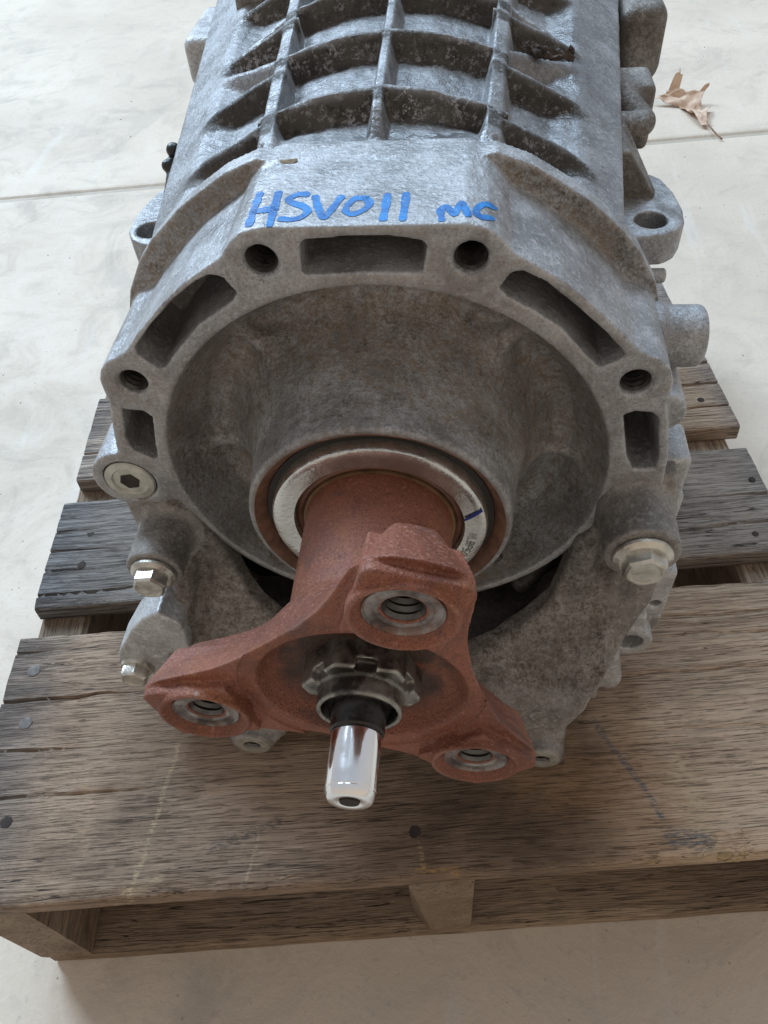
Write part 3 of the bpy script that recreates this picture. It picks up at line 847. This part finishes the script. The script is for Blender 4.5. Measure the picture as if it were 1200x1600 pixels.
def stain_skirt(V, N):
    s = np.full(len(V), 1.0)
    s[np.abs(V[:, 0]) > 1.12] = .5
    q = np.minimum(np.hypot(V[:, 0] - BR[0], V[:, 2] - BR[1]), np.hypot(V[:, 0] - BL[0], V[:, 2] - BL[1]))
    s = np.where(q < .19, .3, s)
    k = np.clip((-V[:, 2] - 1.16) / .14, 0, 1)
    return s * (1 - k) + .4 * k
implicit('lower_skirt', skirt, (-1.46, -.74, -1.72), (1.46, .52, .09), .0115, 'skirt', gb, GB, stain_skirt)

# casting seen through the gap below the bowl, its darkness painted in
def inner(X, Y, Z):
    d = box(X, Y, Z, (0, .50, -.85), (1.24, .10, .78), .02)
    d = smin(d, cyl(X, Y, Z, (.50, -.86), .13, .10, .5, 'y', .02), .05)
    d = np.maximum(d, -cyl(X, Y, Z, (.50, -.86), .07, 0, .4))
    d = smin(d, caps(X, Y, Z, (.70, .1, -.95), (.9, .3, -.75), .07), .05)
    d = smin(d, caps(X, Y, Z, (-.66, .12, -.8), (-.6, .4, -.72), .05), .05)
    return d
implicit('inner_bulkhead', inner, (-1.3, 0, -1.68), (1.3, .66, .0), .022, 'gap_dark', gb, GB, .95)

# ---- ears, bosses and lugs along the flanks
earR = [(1.00, 1.42), (1.113, 1.40), (1.194, 1.445), (1.26, 1.44), (1.305, 1.39), (1.345, 1.25), (1.36, 1.10), (1.352, .99), (1.315, .915), (1.25, .87), (1.12, .85), (1.0, .85)]
def ear(sign):
    def f(X, Y, Z):
        d2 = sd_poly([(x * sign + (.045 if sign < 0 else 0), y) for x, y in earR], X, Y) + .012
        d = np.maximum(d2, np.abs(Z - .595) - .065) 
        d = np.minimum(np.maximum(d2, np.abs(Z - .595) - .065), 0) + hyp(np.maximum(d2, 0), np.maximum(np.abs(Z - .595) - .065, 0)) - .012
        d = smin(d, cyl(X, Y, Z, ((1.225 if sign > 0 else 1.185) * sign, 1.0), .105, .50, .67, 'z', .01), .02)
        return np.maximum(d, -cyl(X, Y, Z, (1.195 * sign + .005, 1.0), .075, .3, .8, 'z'))
    return f
implicit('mounting_ear', ear(1), (.98, .80, .46), (1.42, 1.5, .72), .0105, 'cast', gb, GB, .25)
implicit('mounting_ear', ear(-1), (-1.42, .80, .46), (-.98, 1.5, .72), .0105, 'cast', gb, GB, .25)

def stub(X, Y, Z):
    d = cyl(X, Y, Z, (.42, .455), .133, 1.05, 1.375, 'x', .03)
    return smin(d, cyl(X, Y, Z, (.42, .455), .15, 1.0, 1.19, 'x', .01), .03)
implicit('side_boss', stub, (1.0, .22, .26), (1.42, .62, .66), .011, 'cast', gb, GB, .35)
implicit('locating_pin', lambda X, Y, Z: cyl(X, Y, Z, (.86, .47), .034, 1.05, 1.285, 'x', .012), (1.0, .8, .4), (1.32, .92, .54), .008, 'lug', gb, GB, .3)

def lug_a(X, Y, Z):     # upper right lug with a pin hole
    d = box(X, Y, Z, (1.305, .23, -.17), (.085, .13, .18), .03)
    d = smin(d, box(X, Y, Z, (1.345, .24, -.38), (.085, .10, .10), .04), .03)
    return np.maximum(d, -cyl(X, Y, Z, (1.345, -.255), .022, -.1, .14))
implicit('casting_lug', lug_a, (1.1, -.02, -.55), (1.5, .42, .12), .011, 'lug', gb, GB, .5)
def lug_b(X, Y, Z):     # thick double lug
    d = box(X, Y, Z, (1.385, .12, -.91), (.085, .13, .21), .045)
    d = smin(d, box(X, Y, Z, (1.39, .15, -1.24), (.095, .12, .08), .035), .03)
    return np.maximum(d, -cyl(X, Y, Z, (1.40, -.98), .03, -.3, .08))
implicit('casting_lug', lug_b, (1.25, -.06, -1.36), (1.52, .32, -.66), .011, 'lug', gb, GB, .6)
def lug_c(X, Y, Z):     # open ring tab
    d = cyl(X, Y, Z, (1.285, -1.21), .130, -.12, .0, 'y', .02)
    d = smin(d, box(X, Y, Z, (1.25, -.05, -1.09), (.1, .05, .12), .02), .03)
    return np.maximum(d, -cyl(X, Y, Z, (1.29, -1.20), .070, -.4, .1))
implicit('ring_tab', lug_c, (1.1, -.16, -1.38), (1.45, .05, -.94), .0105, 'lug', gb, GB, .35)
def lug_d(X, Y, Z):
    d = caps(X, Y, Z, (1.17, -.16, -1.15), (1.215, -.16, -1.50), .05, .075)
    return smin(d, box(X, Y, Z, (1.10, -.20, -1.46), (.05, .07, .14), .02), .05)
implicit('casting_lug', lug_d, (1.02, -.32, -1.64), (1.34, -.02, -1.06), .011, 'lug', gb, GB, .2)
def lug_l(X, Y, Z):     # bright bracket low on the left
    P = [(-1.20, -.70), (-1.30, -.76), (-1.40, -.88), (-1.55, -1.12), (-1.585, -1.24), (-1.52, -1.32), (-1.44, -1.28), (-1.41, -1.44), (-1.30, -1.47), (-1.15, -1.35), (-1.1, -.8)]
    d = np.maximum(sd_poly(P, X, Z) + .012, np.abs(Y + .25) - .085) - .012
    d = smin(d, cyl(X, Y, Z, (-1.485, -1.27), .10, -.33, .0, 'y', .01), .03)
    return d
implicit('bracket', lug_l, (-1.65, -.4, -1.56), (-1.05, .06, -.64), .0105, 'lug', gb, GB, .12)

def back_r(X, Y, Z):
    d = box(X, Y, Z, (1.16, 1.95, .82), (.14, .14, .12), .04)
    d = smin(d, cyl(X, Y, Z, (1.55, .84), .085, 1.0, 1.225, 'x', .02), .03)
    d = smin(d, caps(X, Y, Z, (1.06, 1.95, .93), (1.22, 1.68, .82), .07), .05)
    return d
implicit('casting_lug', back_r, (.98, 1.4, .62), (1.36, 2.2, 1.08), .012, 'skirt', gb, GB, .8)
def gusset(X, Y, Z):
    d = caps(X, Y, Z, (1.03, 1.62, .99), (1.235, 1.24, .68), .018)
    P = [(1.0, 1.66), (1.05, 1.62), (1.245, 1.20), (1.0, 1.20)]
    w = np.maximum(sd_poly(P, X, Y), np.abs(Z - .74) - .16 )
    pl = (Z - .68) - (1.245 - X) * 1.45
    return smin(d, np.maximum(w, pl), .02)
implicit('gusset', gusset, (.98, 1.15, .55), (1.3, 1.72, 1.05), .011, 'skirt', gb, GB, .7)
implicit('casting_lug', lambda X, Y, Z: smin(box(X, Y, Z, (1.33, 2.9, .86), (.13, .34, .2), .08), caps(X, Y, Z, (1.3, 2.55, .75), (1.36, 2.7, .6), .08), .05), (1.1, 2.4, .45), (1.55, 3.35, 1.12), .018, 'skirt', gb, GB, .8)
implicit('casting_lug', lambda X, Y, Z: box(X, Y, Z, (-1.17, 2.75, .90), (.15, .30, .14), .06), (-1.38, 2.35, .7), (-.98, 3.1, 1.08), .018, 'lug', gb, GB, .3)
# dark breather block at the far left of the lid
implicit('breather_block', lambda X, Y, Z: smin(box(X, Y, Z, (-.80, 2.52, 1.25), (.15, .10, .12), .03), cyl(X, Y, Z, (-.80, 2.52), .08, 1.3, 1.46, 'z', .02), .02), (-1.0, 2.35, 1.05), (-.6, 2.7, 1.52), .014, 'skirt', gb, GB, .9)

# plastic cable clip behind the left ear
def clip(X, Y, Z):
    d = caps(X, Y, Z, (-1.155, 1.28, .72), (-1.15, 1.50, .83), .030, .034)
    d = smin(d, caps(X, Y, Z, (-1.18, 1.40, .80), (-1.12, 1.46, .80), .03), .02)
    d = np.minimum(d, hyp(X + 1.14, Y - 1.44, Z - .86) - .038)
    d = np.minimum(d, hyp(X + 1.165, Y - 1.30, Z - .70) - .036)
    return d
implicit('cable_clip', clip, (-1.3, 1.18, .6), (-1.0, 1.6, .98), .009, 'plastic', gb, GB, 0)

# ---- bolts, plugs and threads
def flange_bolt(name, c, r_hex, r_fl, hgt, rot, mat='bolt'):
    """hex flange bolt pointing at -y; c lies on the seat"""
    prof = [(r_fl * .96, 0), (r_fl, .010), (r_fl * .985, .022), (r_hex * 1.08, .040), (r_hex * .8, .044)]
    V, F = lathe_vf(prof, c, (0, -1, 0), 48)
    nv = len(V)
    a, u, w = frame((0, -1, 0)); c = np.array(c, float)
    rings = [(1.0, .03), (1.0, hgt - .014), (.90, hgt), (.70, hgt), (.66, hgt - .003)]
    m = 6
    for f, t in rings:
        for k in range(24):
            th = rot + 2 * math.pi * k / 24
            hexr = math.cos(math.pi / 6) / math.cos((th - rot) % (math.pi / 3) - math.pi / 6)
            rr = r_hex * (hexr * f if f == 1.0 else (min(hexr, .94) * f if f == .90 else f))
            V.append(c + a * t + (u * math.cos(th) + w * math.sin(th)) * rr)
    for i in range(len(rings) - 1):
        for k in range(24):
            F.append((nv + i * 24 + k, nv + i * 24 + (k + 1) % 24, nv + (i + 1) * 24 + (k + 1) % 24, nv + (i + 1) * 24 + k))
    F.append(tuple(nv + (len(rings) - 1) * 24 + k for k in range(24)))
    return fix_normals(mesh_obj(name, V, F, mat, gb, GB, True, None, 28))
flange_bolt('flange_bolt', (BR[0], -.276, BR[1]), .098, .132, .105, rad(24))
flange_bolt('flange_bolt', (BL[0], -.286, BL[1]), .086, .112, .105, rad(8))
flange_bolt('flange_bolt', (-1.485, -.332, -1.27), .082, .098, .11, rad(14))

# flush socket plug in the left boss
lathe('socket_plug', [(.122, -.052), (.124, -.004), (.118, .004), (.088, .006), (.080, -.001), (.060, -.001)], (PLUG[0], 0, PLUG[1]), 'plug', gb, n=48)
def hex_socket(name, c, r, parent):
    V, F = [], []
    a, u, w = frame((0, -1, 0)); c = np.array(c, float)
    for f, t in ((1.12, .003), (1.0, -.002), (.98, -.028)):
        for k in range(6):
            th = rad(10) + k * math.pi / 3
            V.append(c + a * t + (u * math.cos(th) + w * math.sin(th)) * r * f)
    return V, F
def ring_mesh(name, c, r0, r1, y0, y1, mat, parent, n=48):
    return lathe(name, [(r0, y0), (r1, y0), (r1, y1), (r0, y1)], c, mat, parent, closed=True, n=n)
V, F = [], []
a_, u_, w_ = frame((0, -1, 0)); c_ = np.array((PLUG[0], 0, PLUG[1]))
for f, t in ((1.0, .0015), (.9, .003), (.82, .0035)):
    for k in range(6):
        th = rad(10) + k * math.pi / 3
        V.append(c_ + a_ * t + (u_ * math.cos(th) + w_ * math.sin(th)) * .052 * f)
for i in range(2):
    for k in range(6): F.append((i * 6 + k, i * 6 + (k + 1) % 6, (i + 1) * 6 + (k + 1) % 6, (i + 1) * 6 + k))
F.append(tuple(12 + k for k in range(6)))
fix_normals(mesh_obj('hex_socket', V, F, 'pit', gb, GB, False))

def thread(name, x, y0, z, r, depth, turns, parent, mat='thread'):
    prof = []
    for i in range(turns):
        prof += [(r, -depth * i / turns), (r * .86, -depth * (i + .5) / turns)]
    prof += [(r, -depth), (.001, -depth - .01)]
    V, F = lathe_vf(prof, (x, y0, z), (0, -1, 0), 32)
    F = F[:-2]
    o = mesh_obj(name, V, F, mat, parent, GB, True, None, 20)
    return o
for x, z in HOLES: thread('thread', x, .03, z, .059, .26, 9, gb)
for x in (.812, -.806):
    thread('thread', x, -.655, -1.555, .047, .2, 7, gb)
    ring_mesh('machined_seat', (x, -.665, -1.555), .052, .100, -.002, .0035, 'plug', gb)

# ---- bearing, seal
sl = lathe('bearing_seal', [(.470, -.10), (.470, -.012), (.462, .002), (.448, .008), (.425, .006), (.372, .002), (.366, -.008), (.366, -.06)], (0, -.302, 0), 'seal', gb, n=96)
lathe('seal_lip', [(.366, -.03), (.345, -.014), (.334, -.02), (.332, -.06)], (0, -.302, 0), 'seal_inner', sl, n=96)
ring_mesh('wear_sleeve', (0, -.302, 0), .318, .331, -.08, -.010, 'brass', sl, 96)
lathe('bore_chamfer', [(.545, .0015), (.530, -.010), (.512, -.036), (.498, -.06), (.493, -.075), (.500, -.085), (.552, -.02)], (0, -.300, 0), 'rust', gb, n=96, closed=True)
ring_mesh('seal_groove', (0, -.302, 0), .468, .4975, -.12, -.055, 'groove', gb, 96)

# ---- output yoke: three arms, red oxide
PH = -.2998
ARM = [PH + rad(90), PH + rad(210), PH + rad(330)]
prof_y = [(0, .865), (6, .862), (11, .838), (15, .775), (18, .70), (22, .62), (27, .555), (34, .505), (42, .470), (50, .450), (60, .442)]
YP = []
for A in ARM:
    for s in (-1, 1):
        seq = prof_y[::-1] if s < 0 else prof_y[1:]
        for a, r in seq: YP.append((r * math.cos(A + s * rad(a)), r * math.sin(A + s * rad(a))))
YPu = []
for p in YP:
    if not YPu or math.dist(p, YPu[-1]) > 1e-4: YPu.append(p)
if math.dist(YPu[0], YPu[-1]) < 1e-4: YPu.pop()
def yoke(X, Y, Z):
    r = hyp(X, Z)
    d2 = sd_poly(YPu, X, Z)
    # plate tapers towards its back
    d = smax(d2 + .55 * np.clip(Y + 1.10, 0, 1), np.maximum(-(Y + 1.10), Y + .87), .008)
    for A in ARM:
        c, s = math.cos(A), math.sin(A)
        R = X * c + Z * s; T = -X * s + Z * c
        # raised, faceted end of each arm
        pad = smax(np.maximum(np.abs(T) - .172 + .12 * np.clip(Y + 1.10, 0, 1), R - .828 + .50 * np.clip(Y + 1.12, 0, 1)), np.maximum(.47 - R, np.maximum(-(Y + 1.145), Y + .93)), .010)
        pad = np.maximum(pad, (np.abs(T) * .62 + R * .78) - .755)
        pad = smax(pad, hyp(R - .632, T) - .243, .006)
        d = smin(d, pad, .014)
    # dish in the middle
    d = smax(d, -np.maximum(r - (.40 - .55 * (Y + 1.10)), Y + .955), .025)
    d = np.maximum(d, -np.maximum(r - .46 , Y + 1.09))
    hub = smax(r - .318 - .04 * np.clip(-(Y + .80) / .1, 0, 1), np.maximum(-(Y + .98), Y + .25), .01)
    d = smin(d, hub, .07)
    d = np.maximum(d, -np.maximum(r - .13, Y + .5))
    for A in ARM:
        x, z = .632 * math.cos(A), .632 * math.sin(A)
        q = hyp(X - x, Z - z)
        # turned collar proud of the arm, a relief groove round its outer side, a dished seat
        R = X * math.cos(A) + Z * math.sin(A)
        d = smin(d, cyl(X, Y, Z, (x, z), .180, -1.168, -1.0, 'y', .014), .005)
        d = smax(d, -np.maximum(q - (.150 + .9 * np.clip(-(Y + 1.15), -.2, 1)), Y + 1.125), .006)
        d = np.maximum(d, -np.maximum(q - .070, Y + .8))
    return d
yk = implicit('output_yoke', yoke, (-.92, -1.2, -.92), (.92, -.22, .92), .0078, 'oxide', gb, GB, lambda V, N: np.clip((.36 - np.hypot(V[:, 0], V[:, 2])) / .05, 0, 1) * (V[:, 1] < -.86))
for A in ARM:
    x, z = .632 * math.cos(A), .632 * math.sin(A)
    lathe('machined_seat', [(.070, -.016), (.078, .000), (.092, .003), (.100, -.001), (.122, .001), (.130, .010), (.132, -.006), (.070, -.02)], (x, -1.126, z), 'bare', yk, closed=True, n=48)
    thread('thread', x, -1.118, z, .069, .24, 8, yk)

# ---- lock nut and shaft
def nutf(X, Y, Z):
    r = hyp(X, Z)
    hx = np.full(r.shape, -1.0, dtype=np.float32)
    for k in range(3):
        A = k * math.pi / 3 + .35
        hx = np.maximum(hx, np.abs(X * math.cos(A) + Z * math.sin(A)) - .196)
    d = smax(np.maximum(hx, r - .222), np.maximum(-(Y + 1.105), Y + .95), .010)
    for k in range(6):                       # slots cut through the flats
        A = k * math.pi / 3 + .35; c, s_ = math.cos(A), math.sin(A)
        d = np.maximum(d, -box(X * c + Z * s_, Y, -X * s_ + Z * c, (.215, -1.12, 0), (.05, .06, .038), .006))
    d = smin(d, cyl(X, Y, Z, (0, 0), .158, -1.182, -1.0, 'y', .008), .012)
    return np.maximum(d, -np.maximum(r - (.138 + .1 * np.clip(-(Y + 1.165), 0, 1)), Y + 1.12))
implicit('lock_nut', nutf, (-.26, -1.21, -.26), (.26, -.92, .26), .0075, 'nut', gb, GB, 0)
sh = lathe('output_shaft', [(.134, -.30), (.134, -.012), (.126, .004), (.108, .014), (.100, .03), (.099, .115), (.092, .122), (.0918, .13)], (0, -1.14, 0), 'oil_black', gb, n=64)
lathe('polished_spigot', [(.0905, .0), (.0905, .232), (.0900, .236), (.0885, .2385), (.0890, .243), (.078, .268), (.072, .272), (.040, .272), (.034, .268), (.030, .24), (.001, .232)], (0, -1.265 + .035, 0), 'shaft', sh, n=96)
lathe('centre_hole', [(.036, .0), (.034, .012), (.020, .0125), (.001, .0125)], (0, -1.265 + .035 - .262, 0), 'pit', sh, n=32)  # dark cap, its colour stands for the shade inside the hole

# ---- marker lettering on the pad, laid on the casting by dropping each stroke on it
dg = bpy.context.evaluated_depsgraph_get()
me = housing_o.data
hv = np.empty(len(me.vertices) * 3, dtype=np.float32); me.vertices.foreach_get('co', hv); hv = hv.reshape(-1, 3)
fv_ = np.empty(len(me.loops), dtype=np.int32); me.loops.foreach_get('vertex_index', fv_)
keep = None
bvh = BVHTree.FromPolygons(hv.tolist(), fv_.reshape(-1, 4).tolist())
HAND = Vector((.2, -1.6, 2.6))            # the writer's side: strokes follow the pad and its rounded edge
def drop(x, y):
    o = (HAND - Vector(GB)) * S
    t = (Vector((x, y, 1.232)) - Vector(GB)) * S
    h = bvh.ray_cast(o, (t - o).normalized())
    if not h[0]: return (x, y, 1.232)
    q = h[0] / S + Vector(GB) + h[1] * 1.0 * 0
    return (q.x + h[1].x * .002, q.y + h[1].y * .002, q.z + h[1].z * .002)
STROKES = [
 [[-0.394, 0.244], [-0.395, 0.137], [-0.393, 0.025]], [[-0.325, 0.241], [-0.322, 0.126], [-0.319, 0.017]], [[-0.39, 0.113], [-0.318, 0.126]],
 [[-0.219, 0.224], [-0.253, 0.222], [-0.279, 0.192], [-0.262, 0.164], [-0.217, 0.136], [-0.199, 0.1], [-0.218, 0.062], [-0.253, 0.051], [-0.286, 0.056]],
 [[-0.185, 0.204], [-0.166, 0.135], [-0.137, 0.06], [-0.116, 0.109], [-0.09, 0.199]],
 [[0.0, 0.184], [-0.035, 0.185], [-0.059, 0.146], [-0.063, 0.099], [-0.036, 0.078], [0.001, 0.107], [0.016, 0.148], [0.0, 0.184]],
 [[0.075, 0.205], [0.074, 0.124], [0.072, 0.04]], [[0.141, 0.209], [0.141, 0.121], [0.139, 0.037]],
 [[0.272, 0.028], [0.267, 0.092], [0.287, 0.112], [0.305, 0.075], [0.316, 0.067], [0.333, 0.133], [0.344, 0.125], [0.36, 0.055]],
 [[0.443, 0.119], [0.415, 0.136], [0.39, 0.102], [0.387, 0.072], [0.404, 0.049], [0.434, 0.046]]]
def ribbon(pts, w, lift, V, F, zf, seed):
    P = np.array(pts, float)
    # Catmull-Rom then resample
    Q = np.vstack([2 * P[0] - P[1], P, 2 * P[-1] - P[-2]]); C = []
    for i in range(1, len(Q) - 2):
        for t in np.linspace(0, 1, 12, endpoint=False):
            C.append(.5 * ((2 * Q[i]) + (-Q[i - 1] + Q[i + 1]) * t + (2 * Q[i - 1] - 5 * Q[i] + 4 * Q[i + 1] - Q[i + 2]) * t * t + (-Q[i - 1] + 3 * Q[i] - 3 * Q[i + 1] + Q[i + 2]) * t ** 3))
    C.append(P[-1]); C = np.array(C)
    T = np.gradient(C, axis=0); T /= np.linalg.norm(T, axis=1, keepdims=True) + 1e-9
    N = np.stack([-T[:, 1], T[:, 0]], 1)
    # rounded caps
    cap0 = [C[0] - T[0] * w * k for k in (.9, .6)]; cap1 = [C[-1] + T[-1] * w * k for k in (.6, .9)]
    C = np.vstack([cap0, C, cap1]); N = np.vstack([[N[0]] * 2, N, [N[-1]] * 2])
    ws = np.array([.45, .8] + [1.0] * (len(C) - 4) + [.8, .45]) * w
    b = len(V); m = 5
    for i, (c, n_) in enumerate(zip(C, N)):
        wi = ws[i] * (1 + .30 * noise.noise((c[0] * 30, c[1] * 30, seed)) + .16 * noise.noise((c[0] * 160, c[1] * 160, seed)))
        for k in (-1, -.5, 0, .5, 1):
            q = c + n_ * wi * k * np.array((1.0, 1.25))
            V.append(zf(q[0], q[1]))
    for i in range(len(C) - 1):
        for k in range(m - 1): F.append((b + i * m + k, b + (i + 1) * m + k, b + (i + 1) * m + k + 1, b + i * m + k + 1))
V, F = [], []
for i, s in enumerate(STROKES): ribbon(s, .0140 if i < 8 else .0125, .0022, V, F, drop, i * 3.1)
o = mesh_obj('marker_lettering', V, F, 'blue', gb, GB, True)
o['label'] = 'blue handwritten marker reading HSV011 MC'
fix_normals(o)
# small dark blue tick and etched letters on the seal ring
def on_ring(r, a, lift=.0): return (r * math.cos(a), -.302 - .006 - lift, r * math.sin(a))
V, F = [], []
n = 10
for i in range(n):
    t = i / (n - 1); r = .372 + .088 * t; a = rad(9 + 7 * t)
    for k in (-1, 1): 
        q = on_ring(r, a + k * (.018 + .008 * math.sin(t * 3)), .0045); V.append(q)
for i in range(n - 1): F.append((2 * i, 2 * i + 1, 2 * i + 3, 2 * i + 2))
mesh_obj('blue_tick', V, F, 'dark_blue', sl, GB, False)
GL = {'H': [[(0, 0), (0, 1)], [(.6, 0), (.6, 1)], [(0, .5), (.6, .5)]], 'L': [[(0, 1), (0, 0), (.5, 0)]], 'B': [[(0, 0), (0, 1), (.5, .9), (.5, .6), (0, .5), (.55, .4), (.55, .1), (0, 0)]],
      'P': [[(0, 0), (0, 1), (.55, .9), (.55, .55), (0, .5)]], '5': [[(.55, 1), (.05, 1), (0, .55), (.5, .5), (.5, .1), (0, 0)]], '0': [[(.1, 0), (0, .5), (.1, 1), (.5, 1), (.6, .5), (.5, 0), (.1, 0)]]}
V, F = [], []
a0 = rad(-6)
for i, ch in enumerate('HLBP50'):
    for st_ in GL[ch]:
        for (p, q) in zip(st_[:-1], st_[1:]):
            P0 = np.array(p); P1 = np.array(q); d = P1 - P0; d = d / (np.linalg.norm(d) + 1e-9); nn = np.array((-d[1], d[0])) * .07
            b = len(V)
            for w in (P0 - nn, P0 + nn, P1 + nn, P1 - nn):
                V.append(on_ring(.392 + .036 * w[1], a0 - (i * .9 + w[0]) * .075 + 0, .0022))
            F.append((b, b + 1, b + 2, b + 3))
mesh_obj('etched_lettering', V, F, 'etch', sl, GB, False)

# ================================================================== LOOSE THINGS
def blob_clump(name, c, pieces, mat, seed):
    rnd = random.Random(seed)
    bm = bmesh.new()
    for (dx, dy, dz, sx, sy, sz) in pieces:
        mtx = Matrix.Translation(Vector(((dx) * S, (dy) * S, (dz) * S))) @ Matrix.Rotation(rnd.random() * 3, 4, 'Z') @ Matrix.Diagonal((sx * S, sy * S, sz * S, 1))
        r = bmesh.ops.create_icosphere(bm, subdivisions=3, radius=1.0, matrix=mtx)
        for v in r['verts']:
            n = noise.noise_vector(v.co * 160 + Vector((seed, 0, 0)))
            v.co += n * .0026 + noise.noise_vector(v.co * 420 + Vector((seed, 3, 0))) * .0011
    me = bpy.data.meshes.new(name); bm.to_mesh(me); bm.free()
    me.materials.append(M[mat]); me.polygons.foreach_set('use_smooth', [True] * len(me.polygons))
    o = bpy.data.objects.new(name, me); COL.objects.link(o); o.location = Vector(c) * S
    return o
def crumple(name, c, sx, sy, amp, mat, seed):
    nx_, ny_ = 26, 16; V = []; F = []
    for i in range(nx_):
        for j in range(ny_):
            a, b = i / (nx_ - 1) - .5, j / (ny_ - 1) - .5
            w = 1 - .55 * abs(2 * a) ** 2
            x = a * sx + .25 * amp * noise.noise((a * 5, b * 5, seed)); y = b * sy * w - a * sx * .55 + .35 * amp * noise.noise((a * 6, b * 6, seed + 4))
            z = amp * (.6 + noise.noise((a * 4.5, b * 5.5, seed + 9)) + .5 * noise.noise((a * 11, b * 12, seed)))
            V.append((x, y, max(.0, z)))
    for i in range(nx_ - 1):
        for j in range(ny_ - 1):
            if noise.noise((i * .35, j * .45, seed + 2)) < -.42: continue
            F.append((i * ny_ + j, (i + 1) * ny_ + j, (i + 1) * ny_ + j + 1, i * ny_ + j + 1))
    o = mesh_obj(name, V, F, mat, None, (0, 0, 0), True, None, 40)
    o.location = Vector(c) * S
    md = o.modifiers.new('thick', 'SOLIDIFY'); md.thickness = .0005
    return o
o = crumple('dirt_clump', (.715, 1.45, 1.215), .20, .09, .042, 'dirt', 3.3)
tag(o, 'small dark clump of dirt on the lid ribs, right of the lid centre', 'dirt')
o = blob_clump('bark_flake', (-.345, .50, 1.236), [(0, .03, 0, .03, .016, .008), (.02, -.02, -.002, .032, .014, .007)], 'speck', 8)
tag(o, 'tiny brown flake lying above the letter H on the casting', 'flake')

leaf_px = [[3.39, 11.48], [3.55, 11.55], [3.67, 11.97], [3.81, 12.38], [3.81, 12.13], [3.85, 12.12], [3.82, 11.79], [3.93, 11.65], [4.11, 11.55], [4.29, 11.78], [4.28, 11.64], [4.15, 11.34], [4.14, 11.13], [4.29, 11.17], [4.17, 10.93], [4.12, 10.49], [4.03, 10.52], [3.97, 10.72], [3.89, 11.05], [3.81, 11.31], [3.6, 11.38]]
def build_leaf():
    c = Vector((3.9, 11.2, FZ + .02))
    bm = bmesh.new()
    vs_ = [bm.verts.new(((x - c.x) * S, (y - c.y) * S, 0)) for x, y in leaf_px]
    f = bm.faces.new(vs_)
    bmesh.ops.triangulate(bm, faces=[f])
    for _ in range(3): bmesh.ops.subdivide_edges(bm, edges=bm.edges[:], cuts=1, use_grid_fill=True)
    for v in bm.verts:
        x, y = v.co.x, v.co.y
        ridge = abs((x * .80 + y * .60) - .0)
        up = max(0.0, y - .030)
        v.co.y = y - up * .75
        v.co.z = .003 + ridge * .16 + up * .36 + .006 * noise.noise((x * 70, y * 70, 2)) + max(0, x - .02) * .15 - .004 * math.cos(y * 90)
    me = bpy.data.meshes.new('dry_leaf'); bm.to_mesh(me); bm.free()
    me.materials.append(M['leaf']); me.polygons.foreach_set('use_smooth', [True] * len(me.polygons))
    o = bpy.data.objects.new('dry_leaf', me); COL.objects.link(o); o.location = c * S
    md = o.modifiers.new('thick', 'SOLIDIFY'); md.thickness = .0006
    tag(o, 'curled dry brown leaf on the concrete beyond the gearbox', 'leaf')
    # stalk
    P = [(4.12, 10.49, .05), (4.17, 10.33, .03), (4.21, 10.18, .02), (4.25, 10.06, .015)]
    V, F = [], []
    for i, p in enumerate(P):
        for k in range(6):
            th = k * math.pi / 3; r = .014 - .002 * i + (.006 if i == 3 else 0)
            V.append(((p[0] - c.x) + r * math.cos(th), (p[1] - c.y), p[2] + .0 + r * math.sin(th)))
    for i in range(3):
        for k in range(6): F.append((i * 6 + k, i * 6 + (k + 1) % 6, (i + 1) * 6 + (k + 1) % 6, (i + 1) * 6 + k))
    F.append(tuple(range(6))); F.append(tuple(18 + k for k in range(6)))
    fix_normals(mesh_obj('stalk', V, F, 'flake', o, (0, 0, 0)))
build_leaf()

def leaf_bit(x, y, sx, sy, rot, label, name='leaf_fragment', mat='speck'):
    bm = bmesh.new()
    bmesh.ops.create_icosphere(bm, subdivisions=3, radius=1.0, matrix=Matrix.Diagonal((sx * S, sy * S, .012 * S, 1)))
    for v in bm.verts:
        n = noise.noise((v.co.x * 90, v.co.y * 90, x)); v.co.x *= 1 + .3 * n; v.co.y *= 1 + .3 * n
    me = bpy.data.meshes.new(name); bm.to_mesh(me); bm.free(); me.materials.append(M[mat])
    me.polygons.foreach_set('use_smooth', [True] * len(me.polygons))
    o = bpy.data.objects.new(name, me); COL.objects.link(o)
    o.location = Vector((x, y, FZ + .010)) * S; o.rotation_euler = (0, 0, rot)
    tag(o, label, name.split('_')[0] if name != 'leaf_fragment' else 'leaf fragment')
#leaf_bit(-4.76, 9.33, .09, .12, .3, 'small brown leaf fragment just beyond the floor joint, near the clip')
#leaf_bit(-4.89, 8.14, .10, .07, .5, 'small faded leaf fragment on the near side of the floor joint')
#leaf_bit(4.07, 9.21, .13, .06, .1, 'small grey fragment on the floor below the curled leaf')

def build_grit():
    """sand and specks scattered over the concrete: too many and too small to pick apart"""
    rnd = random.Random(11); V = []; F = []
    for i in range(420):
        u = rnd.uniform(-7, 7); v = rnd.uniform(-2.6, 14)
        if -2.6 < u < 2.8 and -1.3 < v < 5.2: continue
        r = .005 + .014 * rnd.random() ** 4
        p = U * u + W * v; b = len(V)
        for k in range(5):
            a = k * 1.2566 + rnd.random() * .6; q = r * rnd.uniform(.6, 1.2)
            V.append((p[0] + q * math.cos(a), p[1] + q * math.sin(a), FZ - .002))
        V.append((p[0] + r * .2, p[1], FZ + r * rnd.uniform(.5, .9)))
        for k in range(5): F.append((b + k, b + (k + 1) % 5, b + 5))
    o = mesh_obj('grit', V, F, 'speck', None, (0, 0, 0), False)
    tag(o, 'fine dark grit scattered over the concrete floor', 'grit', None, 'stuff')
build_grit()
